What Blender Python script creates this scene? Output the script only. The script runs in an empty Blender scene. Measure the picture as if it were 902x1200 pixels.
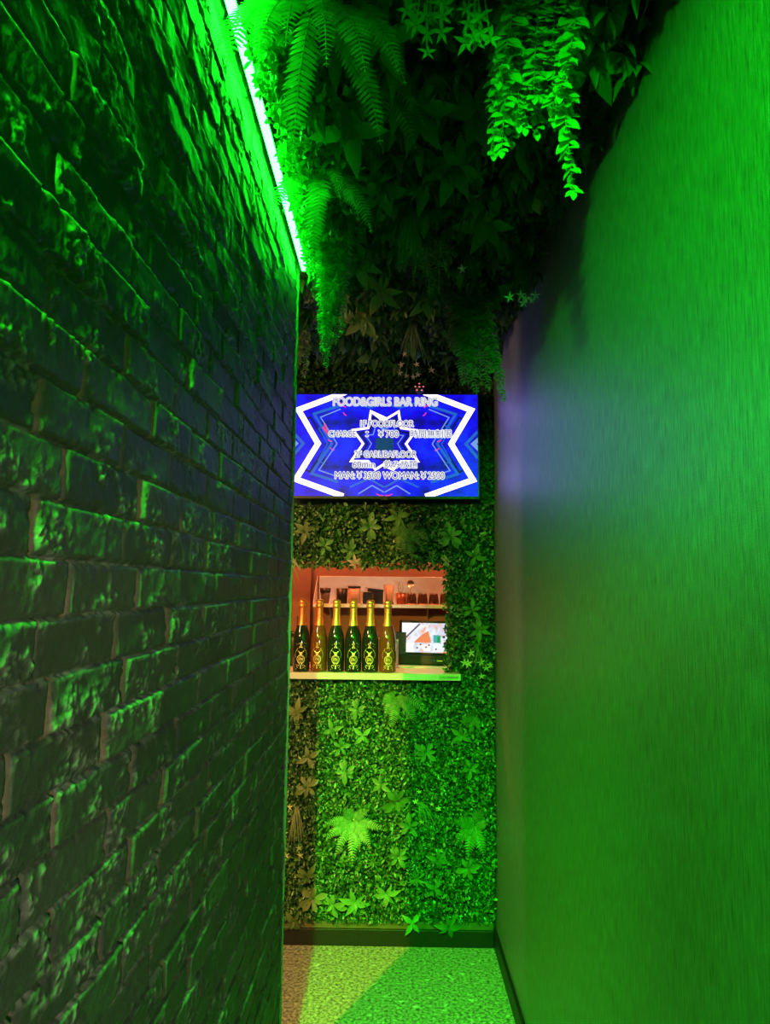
import bpy, bmesh, math, random
import numpy as np
from mathutils import Matrix, Vector, Euler

random.seed(7)
RNG = np.random.default_rng(11)
C = bpy.context.scene.collection
PI = math.pi

# ------------------------------------------------------------------ camera
F_PX, W_PX, H_PX = 820.0, 902.0, 1200.0
CAM = Vector((0.0, 0.0, 1.5))
YAW, PITCH, ROLL = math.radians(0.63), math.radians(6.06), math.radians(0.6)
CAM_R = Matrix.Rotation(YAW, 3, 'Z') @ Matrix.Rotation(PI/2 + PITCH, 3, 'X') @ Matrix.Rotation(ROLL, 3, 'Z')


def at(px, py, y):
    """world point of depth y that the photograph shows at a pixel"""
    d = CAM_R @ Vector(((px - W_PX/2)/F_PX, -(py - H_PX/2)/F_PX, -1.0))
    return CAM + d*((y - CAM.y)/d.y)


def at_z(px, py, z):
    """world point of height z that the photograph shows at a pixel"""
    d = CAM_R @ Vector(((px - W_PX/2)/F_PX, -(py - H_PX/2)/F_PX, -1.0))
    return CAM + d*((z - CAM.z)/d.z)


cam_data = bpy.data.cameras.new('camera')
cam_data.sensor_fit = 'HORIZONTAL'
cam_data.sensor_width = 36.0
cam_data.lens = 36.0*F_PX/W_PX
cam_data.clip_start = 0.02
cam = bpy.data.objects.new('camera', cam_data)
C.objects.link(cam)
cam.matrix_world = Matrix.Translation(CAM) @ CAM_R.to_4x4()
bpy.context.scene.camera = cam

# ------------------------------------------------------------------ place sizes
XL, XR = -0.311, 0.452          # brick face, wallpaper face
YE = 2.10                       # far end of the brick wall
YB = 3.125                      # face of the back wall
ZC = 2.56                       # ceiling
XFAR = -1.75                    # far wall of the space left of the corridor
YREAR = -1.6
CT = at(440, 789.0, YB-.09).z    # top of the counter
OPEN_X0, OPEN_X1, OPEN_Z0, OPEN_Z1 = -0.95, at(526, 720, YB).x, CT-.03, at(430, 657, YB).z
YK = 3.98                       # kitchen back wall

# ------------------------------------------------------------------ materials
def new_mat(name):
    m = bpy.data.materials.new(name)
    m.use_nodes = True
    nt = m.node_tree
    b = nt.nodes['Principled BSDF']
    return m, nt, b


def simple(name, col, rough=0.5, metal=0.0, noise=0.0, scale=60.0, bump=0.0, spec=0.5):
    m, nt, b = new_mat(name)
    b.inputs['Roughness'].default_value = rough
    b.inputs['Metallic'].default_value = metal
    b.inputs['Specular IOR Level'].default_value = spec
    tc = nt.nodes.new('ShaderNodeTexCoord')
    nz = nt.nodes.new('ShaderNodeTexNoise')
    nz.inputs['Scale'].default_value = scale
    nz.inputs['Detail'].default_value = 4
    nt.links.new(tc.outputs['Object'], nz.inputs['Vector'])
    mix = nt.nodes.new('ShaderNodeMix')
    mix.data_type = 'RGBA'
    mix.inputs[6].default_value = (*[c*(1-noise) for c in col], 1)
    mix.inputs[7].default_value = (*[min(1, c*(1+noise)) for c in col], 1)
    nt.links.new(nz.outputs['Fac'], mix.inputs[0])
    nt.links.new(mix.outputs[2], b.inputs['Base Color'])
    if bump:
        bp = nt.nodes.new('ShaderNodeBump')
        bp.inputs['Strength'].default_value = bump
        bp.inputs['Distance'].default_value = 0.002
        nt.links.new(nz.outputs['Fac'], bp.inputs['Height'])
        nt.links.new(bp.outputs['Normal'], b.inputs['Normal'])
    return m


def emit(name, col, strength):
    m, nt, b = new_mat(name)
    b.inputs['Base Color'].default_value = (0.01, 0.01, 0.01, 1)
    b.inputs['Emission Color'].default_value = (*col, 1)
    b.inputs['Emission Strength'].default_value = strength
    return m


def leaf_mat(name, cols, rough=0.42, trans=0.25):
    """leaves: colour differs from leaf to leaf"""
    m, nt, b = new_mat(name)
    g = nt.nodes.new('ShaderNodeNewGeometry')
    r = nt.nodes.new('ShaderNodeValToRGB')
    r.color_ramp.interpolation = 'LINEAR'
    els = r.color_ramp.elements
    while len(els) < len(cols):
        els.new(0.5)
    for i, c in enumerate(cols):
        els[i].position = i/(len(cols)-1)
        els[i].color = (*c, 1)
    nt.links.new(g.outputs['Random Per Island'], r.inputs['Fac'])
    nt.links.new(r.outputs['Color'], b.inputs['Base Color'])
    b.inputs['Roughness'].default_value = rough
    b.inputs['Specular IOR Level'].default_value = 0.45
    if trans:
        t = nt.nodes.new('ShaderNodeBsdfTranslucent')
        mx = nt.nodes.new('ShaderNodeMixShader')
        mx.inputs[0].default_value = trans
        out = nt.nodes['Material Output']
        nt.links.new(r.outputs['Color'], t.inputs['Color'])
        nt.links.new(b.outputs[0], mx.inputs[1])
        nt.links.new(t.outputs[0], mx.inputs[2])
        nt.links.new(mx.outputs[0], out.inputs['Surface'])
    return m


M = {}
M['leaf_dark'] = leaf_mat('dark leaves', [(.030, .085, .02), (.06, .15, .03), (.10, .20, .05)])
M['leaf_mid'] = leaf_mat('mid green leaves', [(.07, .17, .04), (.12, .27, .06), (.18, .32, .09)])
M['leaf_box'] = leaf_mat('small box leaves', [(.010, .04, .007), (.04, .12, .025), (.24, .38, .12)], 0.25, 0.15)
M['leaf_bright'] = leaf_mat('bright leaves', [(.16, .36, .09), (.22, .45, .12), (.28, .5, .16)])
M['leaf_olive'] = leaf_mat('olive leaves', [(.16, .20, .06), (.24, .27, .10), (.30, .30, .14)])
M['petal_yellow'] = leaf_mat('pale yellow petals', [(.75, .70, .25), (.85, .80, .40)], 0.5, 0.2)
M['petal_white'] = leaf_mat('off white petals', [(.75, .72, .62), (.85, .82, .75)], 0.5, 0.2)
M['petal_pink'] = leaf_mat('pink petals', [(.75, .42, .38), (.80, .55, .48)], 0.5, 0.2)
M['stem'] = simple('stem green', (.10, .20, .05), 0.5, noise=.3)
M['mat_back'] = simple('dark foliage backing', (.012, .022, .010), 0.8, noise=.5, scale=30)
M['black_plastic'] = simple('black plastic', (.012, .012, .013), 0.35)
M['black_base'] = simple('black baseboard paint', (.014, .013, .012), 0.5, noise=.3)
M['metal_trim'] = simple('brushed metal trim', (.42, .42, .38), 0.35, 1.0, noise=.2, scale=120)
M['brown_strip'] = simple('brown board', (.16, .11, .06), 0.6, noise=.4, scale=25)
M['stone'] = simple('pale stone counter', (.72, .68, .60), 0.35, noise=.12, scale=14)
M['kitchen'] = simple('terracotta plaster', (.30, .13, .075), 0.75, noise=.15, scale=9)
M['dark_paint'] = simple('dark paint', (.05, .05, .045), 0.7, noise=.2)
M['steel'] = simple('brushed steel', (.80, .76, .72), 0.30, 0.55, noise=.12, scale=35)
M['gold'] = simple('gold foil', (.85, .52, .14), 0.32, 0.75, noise=.25, scale=180, bump=.5)
M['gold_red'] = simple('copper red foil', (.85, .24, .08), 0.34, 0.7, noise=.25, scale=180, bump=.5)  # gold foil with the red light from the left mixed into its colour
M['gold_print'] = simple('gold print', (.95, .72, .22), 0.35, 0.45, noise=.15, scale=200)
M['glass_dark'] = simple('dark green bottle glass', (.012, .022, .008), 0.07, noise=.2, spec=.8)
M['glass_amber'] = simple('amber bottle glass', (.16, .055, .012), 0.08, noise=.3, spec=.8)
M['glass_clear'] = simple('smoky cup glass', (.09, .035, .02), 0.08, noise=.2, spec=.9)
M['ceramic_beige'] = simple('beige ceramic', (.62, .40, .26), 0.45, noise=.08)
M['ceramic_black'] = simple('black ceramic', (.02, .018, .018), 0.4, noise=.1)
M['ceramic_red'] = simple('red copper cup', (.42, .10, .05), 0.35, 0.4, noise=.1)
M['ceramic_grey'] = simple('grey banded ceramic', (.16, .11, .08), 0.45, noise=.1)
M['paper'] = simple('white card', (.80, .78, .76), 0.6, noise=.04)
M['label_green'] = simple('pale green label', (.45, .60, .34), 0.5, noise=.08)
M['label_ink'] = simple('dark label ink', (.07, .10, .05), 0.6)
M['led_pink'] = emit('pink red points of light', (1.0, .22, .25), 1.1)
M['led_blue'] = emit('blue pilot light', (.1, .55, .9), .5)
M['led_green'] = emit('green light strip', (.006, 1.0, .016), 145.0)


def brick_material():
    m, nt, b = new_mat('charcoal brick')
    tc = nt.nodes.new('ShaderNodeTexCoord')
    at_ = nt.nodes.new('ShaderNodeAttribute')
    at_.attribute_name = 'brick'          # r: tone of one brick, g: mortar, b: chalky patches and top edges, lightened as painted highlights
    sep = nt.nodes.new('ShaderNodeSeparateColor')
    nt.links.new(at_.outputs['Color'], sep.inputs[0])
    ramp = nt.nodes.new('ShaderNodeValToRGB')
    e = ramp.color_ramp.elements
    e[0].color = (.034, .034, .032, 1)
    e[1].color = (.062, .058, .053, 1)
    nt.links.new(sep.outputs[0], ramp.inputs[0])
    mx = nt.nodes.new('ShaderNodeMix')
    mx.data_type = 'RGBA'
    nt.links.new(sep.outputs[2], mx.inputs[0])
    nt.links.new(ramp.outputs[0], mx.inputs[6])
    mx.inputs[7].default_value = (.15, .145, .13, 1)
    m2 = nt.nodes.new('ShaderNodeMix')
    m2.data_type = 'RGBA'
    nt.links.new(sep.outputs[1], m2.inputs[0])
    nt.links.new(mx.outputs[2], m2.inputs[6])
    m2.inputs[7].default_value = (.13, .085, .055, 1)
    nt.links.new(m2.outputs[2], b.inputs['Base Color'])
    b.inputs['Roughness'].default_value = 0.55
    b.inputs['Specular IOR Level'].default_value = 0.35
    nz = nt.nodes.new('ShaderNodeTexNoise')
    nz.inputs['Scale'].default_value = 260
    nz.inputs['Detail'].default_value = 5
    nt.links.new(tc.outputs['Object'], nz.inputs['Vector'])
    bp = nt.nodes.new('ShaderNodeBump')
    bp.inputs['Strength'].default_value = 0.35
    bp.inputs['Distance'].default_value = 0.0015
    nt.links.new(nz.outputs['Fac'], bp.inputs['Height'])
    nt.links.new(bp.outputs['Normal'], b.inputs['Normal'])
    return m


def wallpaper_material():
    m, nt, b = new_mat('streaked dark wallpaper')
    tc = nt.nodes.new('ShaderNodeTexCoord')
    mp = nt.nodes.new('ShaderNodeMapping')
    mp.inputs['Scale'].default_value = (230, 230, 20)
    nt.links.new(tc.outputs['Object'], mp.inputs['Vector'])
    nz = nt.nodes.new('ShaderNodeTexNoise')
    nz.inputs['Scale'].default_value = 1.0
    nz.inputs['Detail'].default_value = 6
    nz.inputs['Roughness'].default_value = .65
    nt.links.new(mp.outputs[0], nz.inputs['Vector'])
    n2 = nt.nodes.new('ShaderNodeTexNoise')
    n2.inputs['Scale'].default_value = 420
    n2.inputs['Detail'].default_value = 3
    nt.links.new(tc.outputs['Object'], n2.inputs['Vector'])
    r = nt.nodes.new('ShaderNodeValToRGB')
    r.color_ramp.elements[0].position = .32
    r.color_ramp.elements[0].color = (.085, .085, .082, 1)
    r.color_ramp.elements[1].position = .72
    r.color_ramp.elements[1].color = (.34, .335, .325, 1)
    nt.links.new(nz.outputs['Fac'], r.inputs[0])
    nt.links.new(r.outputs[0], b.inputs['Base Color'])
    b.inputs['Roughness'].default_value = 0.37
    b.inputs['Specular IOR Level'].default_value = 1.0
    ad = nt.nodes.new('ShaderNodeMath')
    ad.operation = 'MULTIPLY_ADD'
    ad.inputs[1].default_value = .6
    nt.links.new(n2.outputs['Fac'], ad.inputs[0])
    nt.links.new(nz.outputs['Fac'], ad.inputs[2])
    bp = nt.nodes.new('ShaderNodeBump')
    bp.inputs['Strength'].default_value = 0.7
    bp.inputs['Distance'].default_value = 0.003
    nt.links.new(ad.outputs[0], bp.inputs['Height'])
    nt.links.new(bp.outputs['Normal'], b.inputs['Normal'])
    return m


def carpet_material():
    m, nt, b = new_mat('mottled carpet tile')
    tc = nt.nodes.new('ShaderNodeTexCoord')
    nz = nt.nodes.new('ShaderNodeTexNoise')
    nz.inputs['Scale'].default_value = 80
    nz.inputs['Detail'].default_value = 8
    nz.inputs['Roughness'].default_value = .75
    nt.links.new(tc.outputs['Object'], nz.inputs['Vector'])
    vo = nt.nodes.new('ShaderNodeTexVoronoi')
    vo.inputs['Scale'].default_value = 20
    nt.links.new(tc.outputs['Object'], vo.inputs['Vector'])
    n3 = nt.nodes.new('ShaderNodeTexNoise')
    n3.inputs['Scale'].default_value = 40
    nt.links.new(tc.outputs['Object'], n3.inputs['Vector'])
    r = nt.nodes.new('ShaderNodeValToRGB')
    r.color_ramp.elements[0].position = .38
    r.color_ramp.elements[0].color = (.07, .065, .05, 1)
    r.color_ramp.elements[1].position = .62
    r.color_ramp.elements[1].color = (.74, .68, .59, 1)
    nt.links.new(nz.outputs['Fac'], r.inputs[0])
    r2 = nt.nodes.new('ShaderNodeValToRGB')
    r2.color_ramp.elements[0].position = .12
    r2.color_ramp.elements[0].color = (1, 1, 1, 1)
    r2.color_ramp.elements[1].position = .30
    r2.color_ramp.elements[1].color = (0, 0, 0, 1)
    nt.links.new(vo.outputs['Distance'], r2.inputs[0])
    mu = nt.nodes.new('ShaderNodeMath')
    mu.operation = 'MULTIPLY'
    nt.links.new(r2.outputs[0], mu.inputs[0])
    r3 = nt.nodes.new('ShaderNodeValToRGB')
    r3.color_ramp.elements[0].position = .5
    r3.color_ramp.elements[1].position = .62
    nt.links.new(n3.outputs['Fac'], r3.inputs[0])
    nt.links.new(r3.outputs[0], mu.inputs[1])
    mx = nt.nodes.new('ShaderNodeMix')
    mx.data_type = 'RGBA'
    nt.links.new(mu.outputs[0], mx.inputs[0])
    nt.links.new(r.outputs[0], mx.inputs[6])
    mx.inputs[7].default_value = (.88, .84, .76, 1)
    nt.links.new(mx.outputs[2], b.inputs['Base Color'])
    b.inputs['Roughness'].default_value = .95
    b.inputs['Specular IOR Level'].default_value = .1
    bp = nt.nodes.new('ShaderNodeBump')
    bp.inputs['Strength'].default_value = .8
    bp.inputs['Distance'].default_value = .004
    nt.links.new(nz.outputs['Fac'], bp.inputs['Height'])
    nt.links.new(bp.outputs['Normal'], b.inputs['Normal'])
    return m


M['brick'] = brick_material()
M['wallpaper'] = wallpaper_material()
M['carpet'] = carpet_material()

# ------------------------------------------------------------------ object helpers
def link(o, parent=None):
    C.objects.link(o)
    if parent is not None:
        o.parent = parent
    return o


def mesh_obj(name, verts, faces, mat, parent=None, smooth=False, loc=None):
    me = bpy.data.meshes.new(name)
    me.from_pydata([tuple(v) for v in verts], [], [tuple(f) for f in faces])
    me.materials.append(mat)
    if smooth:
        for p in me.polygons:
            p.use_smooth = True
    me.update()
    o = bpy.data.objects.new(name, me)
    if loc is not None:
        o.location = loc
    return link(o, parent)


def bm_obj(name, bm, mat, parent=None, smooth=False, loc=None, rot=None):
    me = bpy.data.meshes.new(name)
    bmesh.ops.recalc_face_normals(bm, faces=bm.faces[:])
    bm.to_mesh(me)
    bm.free()
    me.materials.append(mat)
    if smooth:
        for p in me.polygons:
            p.use_smooth = True
    o = bpy.data.objects.new(name, me)
    if loc is not None:
        o.location = loc
    if rot is not None:
        o.rotation_euler = rot
    return link(o, parent)


def tag(o, label, cat, group=None, kind=None):
    o['label'] = label
    o['category'] = cat
    if group:
        o['group'] = group
    if kind:
        o['kind'] = kind
    return o


def thing(name, label, cat, loc, group=None, rot=(0, 0, 0)):
    o = bpy.data.objects.new(name, None)
    o.empty_display_size = .03
    o.location = loc
    o.rotation_euler = rot
    link(o)
    return tag(o, label, cat, group)


def struct(o):
    o['kind'] = 'structure'
    return o


def box_bm(x0, x1, y0, y1, z0, z1, bevel=0.0, bm=None, seg=2):
    nb = bmesh.new()
    vs = [nb.verts.new(p) for p in ((x0, y0, z0), (x1, y0, z0), (x1, y1, z0), (x0, y1, z0),
                                    (x0, y0, z1), (x1, y0, z1), (x1, y1, z1), (x0, y1, z1))]
    for f in ((0, 3, 2, 1), (4, 5, 6, 7), (0, 1, 5, 4), (1, 2, 6, 5), (2, 3, 7, 6), (3, 0, 4, 7)):
        nb.faces.new([vs[i] for i in f])
    if bevel:
        bmesh.ops.bevel(nb, geom=nb.edges[:], offset=bevel, segments=seg, affect='EDGES', profile=.5)
    if bm is None:
        return nb
    merge(bm, nb)
    return bm


def merge(bm, nb):
    mp = {v: bm.verts.new(v.co) for v in nb.verts}
    for f in nb.faces:
        bm.faces.new([mp[v] for v in f.verts])
    nb.free()


def lathe_bm(profile, seg=40, bm=None, off=(0, 0, 0)):
    """profile: list of (r, z); r 0 at the ends closes it"""
    bm = bm or bmesh.new()
    rings = []
    for r, z in profile:
        if r < 1e-6:
            rings.append([bm.verts.new((off[0], off[1], off[2]+z))])
        else:
            rings.append([bm.verts.new((off[0]+r*math.cos(2*PI*k/seg), off[1]+r*math.sin(2*PI*k/seg), off[2]+z)) for k in range(seg)])
    for a, b in zip(rings, rings[1:]):
        for k in range(seg):
            k2 = (k+1) % seg
            if len(a) == 1 and len(b) == 1:
                continue
            if len(a) == 1:
                bm.faces.new((a[0], b[k], b[k2]))
            elif len(b) == 1:
                bm.faces.new((a[k], a[k2], b[0]))
            else:
                bm.faces.new((a[k], a[k2], b[k2], b[k]))
    return bm


def tube_arrays(pts, radii, seg=6):
    """swept round tube as arrays"""
    pts = [Vector(p) for p in pts]
    n = len(pts)
    if not hasattr(radii, '__len__'):
        radii = [radii]*n
    V, Fc = [], []
    up = Vector((.31, .17, .93))
    for i, p in enumerate(pts):
        t = (pts[min(i+1, n-1)] - pts[max(i-1, 0)]).normalized()
        a = t.cross(up)
        if a.length < 1e-4:
            a = t.cross(Vector((1, 0, 0)))
        a.normalize()
        b = t.cross(a)
        for k in range(seg):
            an = 2*PI*k/seg
            V.append(p + a*(math.cos(an)*radii[i]) + b*(math.sin(an)*radii[i]))
    for i in range(n-1):
        for k in range(seg):
            k2 = (k+1) % seg
            Fc.append((i*seg+k, i*seg+k2, (i+1)*seg+k2, (i+1)*seg+k))
    Fc.append(tuple(range(seg-1, -1, -1)))
    Fc.append(tuple((n-1)*seg+k for k in range(seg)))
    return V, Fc


class Geo:
    """collects pieces of one mesh"""
    def __init__(self):
        self.v, self.f = [], []

    def add(self, V, Fc):
        o = len(self.v)
        self.v.extend(V)
        self.f.extend([tuple(i+o for i in f) for f in Fc])

    def tube(self, pts, r, seg=6):
        self.add(*tube_arrays(pts, r, seg))

    def build(self, name, mat, parent=None, smooth=True, loc=None):
        return mesh_obj(name, self.v, self.f, mat, parent, smooth, loc)


# ------------------------------------------------------------------ leaves
def leaf_template(profile, fold=.25, curl=.2, nx=1):
    """profile: half widths along the length 0..1; leaf lies along +y, faces +z, unit long"""
    n = len(profile)
    V = []
    for i, w in enumerate(profile):
        t = i/(n-1)
        z = -curl*t*t
        V += [(-w, t, z + fold*w), (0, t, z), (w, t, z + fold*w)]
    Fc = []
    for i in range(n-1):
        a, b = 3*i, 3*(i+1)
        Fc += [(a, a+1, b+1, b), (a+1, a+2, b+2, b+1)]
    return np.array(V, float), Fc


LANCE = leaf_template([.03, .13, .205, .185, .10, .004], .35, .42)
OBOV = leaf_template([.03, .09, .16, .215, .19, .012], .3, .35)
ROUND = leaf_template([.05, .24, .34, .34, .24, .06], .25, .2)
NARROW = leaf_template([.03, .07, .085, .06, .004], .4, .25)
SMALL = leaf_template([.06, .26, .24, .02], .3, .15)
PINNA = leaf_template([.10, .13, .10, .02], .2, .15)


def frame(d, nrm):
    """matrix whose +y is d and whose +z is close to nrm"""
    y = Vector(d).normalized()
    x = y.cross(Vector(nrm))
    if x.length < 1e-5:
        x = y.cross(Vector((.3, .5, .8)))
    x.normalize()
    z = x.cross(y)
    return np.array([[x.x, y.x, z.x], [x.y, y.y, z.y], [x.z, y.z, z.z]])


def put_leaf(g, tpl, p, d, nrm, s, wide=1.0):
    R = frame(d, nrm)
    V = tpl[0]*np.array([wide, 1, 1])*s
    V = V @ R.T + np.array(p)
    g.add([tuple(v) for v in V], tpl[1])


def bulk_leaves(name, tpl, P, D, N, S, mat, kind='stuff', label=None, cat=None, ymax=None):
    """many leaves in one object (nobody could count them)"""
    D = D/np.linalg.norm(D, axis=1)[:, None]
    X = np.cross(D, N)
    X /= (np.linalg.norm(X, axis=1)[:, None] + 1e-9)
    Z = np.cross(X, D)
    T, Fc = tpl
    n, k = len(P), len(T)
    V = (P[:, None, :] + S[:, None, None]*(T[None, :, 0, None]*X[:, None, :] + T[None, :, 1, None]*D[:, None, :] + T[None, :, 2, None]*Z[:, None, :])).reshape(-1, 3)
    if ymax is not None:
        V[:, 1] = np.minimum(V[:, 1], ymax)
    F = np.array(Fc)
    FF = (F[None] + (np.arange(n)*k)[:, None, None]).reshape(-1, 4)
    me = bpy.data.meshes.new(name)
    me.vertices.add(len(V))
    me.vertices.foreach_set('co', V.astype(np.float32).ravel())
    me.loops.add(FF.size)
    me.loops.foreach_set('vertex_index', FF.astype(np.int32).ravel())
    me.polygons.add(len(FF))
    me.polygons.foreach_set('loop_start', np.arange(0, FF.size, 4, dtype=np.int32))
    me.polygons.foreach_set('use_smooth', np.ones(len(FF), bool))
    me.update(calc_edges=True)
    me.validate()
    me.materials.append(mat)
    o = bpy.data.objects.new(name, me)
    link(o)
    if label:
        tag(o, label, cat, kind=kind)
    return o


def unit(n):
    v = RNG.normal(size=(n, 3))
    return v/np.linalg.norm(v, axis=1)[:, None]


def wall_mat(name, rects, per_m2, size, mat, label, depth=(.0, .05), y=None, tpl=SMALL):
    """a mat of small leaves growing out of the back wall, facing -Y"""
    Ps = []
    for (x0, x1, z0, z1) in rects:
        n = int(per_m2*(x1-x0)*(z1-z0))
        p = np.stack([RNG.uniform(x0, x1, n), np.zeros(n), RNG.uniform(z0, z1, n)], 1)
        Ps.append(p)
    P = np.concatenate(Ps)
    n = len(P)
    lump = .5 + .25*np.sin(P[:, 0]*31 + 1.3*np.sin(P[:, 2]*23)) + .25*np.sin(P[:, 2]*37 + 1.7*np.sin(P[:, 0]*19))
    n = len(P)
    P[:, 1] = (YB if y is None else y) - depth[0] - (depth[1]-depth[0])*RNG.uniform(.1, 1, n)*(.45+.55*lump)
    D = unit(n)*1.0 + np.array([0, -.65, -.25])
    N = unit(n)*.7 + np.array([0, -1., .45])
    S = RNG.uniform(size[0], size[1], n)
    return bulk_leaves(name, tpl, P, D, N, S, mat, 'stuff', label, 'leaves', YB-.0015)


# ------------------------------------------------------------------ room shell
def plain_wall(name, b, mat, bevel=0):
    return struct(bm_obj(name, box_bm(*b, bevel=bevel), mat))


plain_wall('floor', (XFAR-.1, XR+.15, YREAR-.1, YB+.02, -.06, 0), M['carpet'])
plain_wall('ceiling', (XFAR-.1, XR+.15, YREAR-.1, YB+.02, ZC, ZC+.06), M['dark_paint'])
plain_wall('wall_right', (XR, XR+.1, YREAR-.1, YB+.1, 0, ZC), M['wallpaper'])
plain_wall('wall_rear', (XFAR-.1, XR+.1, YREAR-.1, YREAR, 0, ZC), M['dark_paint'])
plain_wall('wall_far_left', (XFAR-.1, XFAR, YREAR, YB, 0, ZC), M['dark_paint'])

bm = bmesh.new()
T = .10
box_bm(XFAR, XR, YB, YB+T, 0, OPEN_Z0, bm=bm)
box_bm(XFAR, XR, YB, YB+T, OPEN_Z1, ZC, bm=bm)
box_bm(XFAR, OPEN_X0, YB, YB+T, OPEN_Z0, OPEN_Z1, bm=bm)
box_bm(OPEN_X1, XR, YB, YB+T, OPEN_Z0, OPEN_Z1, bm=bm)
struct(bm_obj('wall_back', bm, M['mat_back']))

# kitchen behind the hatch
bm = bmesh.new()
box_bm(-1.5, .9, YK, YK+.06, .3, 2.4, bm=bm)
struct(bm_obj('wall_kitchen_back', bm, M['kitchen']))
plain_wall('wall_kitchen_left', (-1.56, -1.5, YB+T, YK+.06, .3, 2.4), M['kitchen'])
plain_wall('wall_kitchen_right', (.9, .96, YB+T, YK+.06, .3, 2.4), M['kitchen'])
plain_wall('ceiling_kitchen', (-1.56, .96, YB+T, YK+.06, 2.4, 2.46), M['kitchen'])
plain_wall('floor_kitchen', (-1.56, .96, YB+T, YK+.06, .24, .3), M['dark_paint'])
# shallow plaster return left in the kitchen
plain_wall('trim_1', (-.66, -.455, YK-.05, YK, .3, 2.4), M['kitchen'])

plain_wall('baseboard_back', (XFAR, XR-.012, YB-.022, YB, 0, .068), M['black_base'], .003)
plain_wall('baseboard_right', (XR-.012, XR, YREAR, YB, 0, .075), M['black_base'], .003)
plain_wall('trim_2', (XFAR, XR-.012, YB-.016, YB, .068, .098), M['brown_strip'], .002)


# brick wall: real relief, finer close to the camera
def vnoise(x, y, seed):
    """smooth value noise"""
    xi, yi = np.floor(x).astype(np.int64), np.floor(y).astype(np.int64)
    xf, yf = x-xi, y-yi
    u, v = xf*xf*(3-2*xf), yf*yf*(3-2*yf)

    def h(a, b):
        q = (a*374761393 + b*668265263 + seed*974634541) & 0xFFFFFFFF
        q = ((q ^ (q >> 13))*1274126177) & 0xFFFFFFFF
        q = q ^ (q >> 16)
        return (q & 0xFFFFFF)/float(0xFFFFFF)
    return (h(xi, yi)*(1-u) + h(xi+1, yi)*u)*(1-v) + (h(xi, yi+1)*(1-u) + h(xi+1, yi+1)*u)*v


def fbm(x, y, seed, o=4):
    s, a, t = 0, .5, 0
    for i in range(o):
        s = s + a*vnoise(x*2**i, y*2**i, seed+i)
        t += a
        a *= .5
    return s/t


def rnd(ix, iy, seed):
    q = (ix*73856093 ^ iy*19349663 ^ (seed*83492791)) & 0xFFFFFFFF
    q = ((q ^ (q >> 13))*1274126177) & 0xFFFFFFFF
    q = q ^ (q >> 16)
    return (q & 0xFFFFFF)/float(0xFFFFFF)


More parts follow.
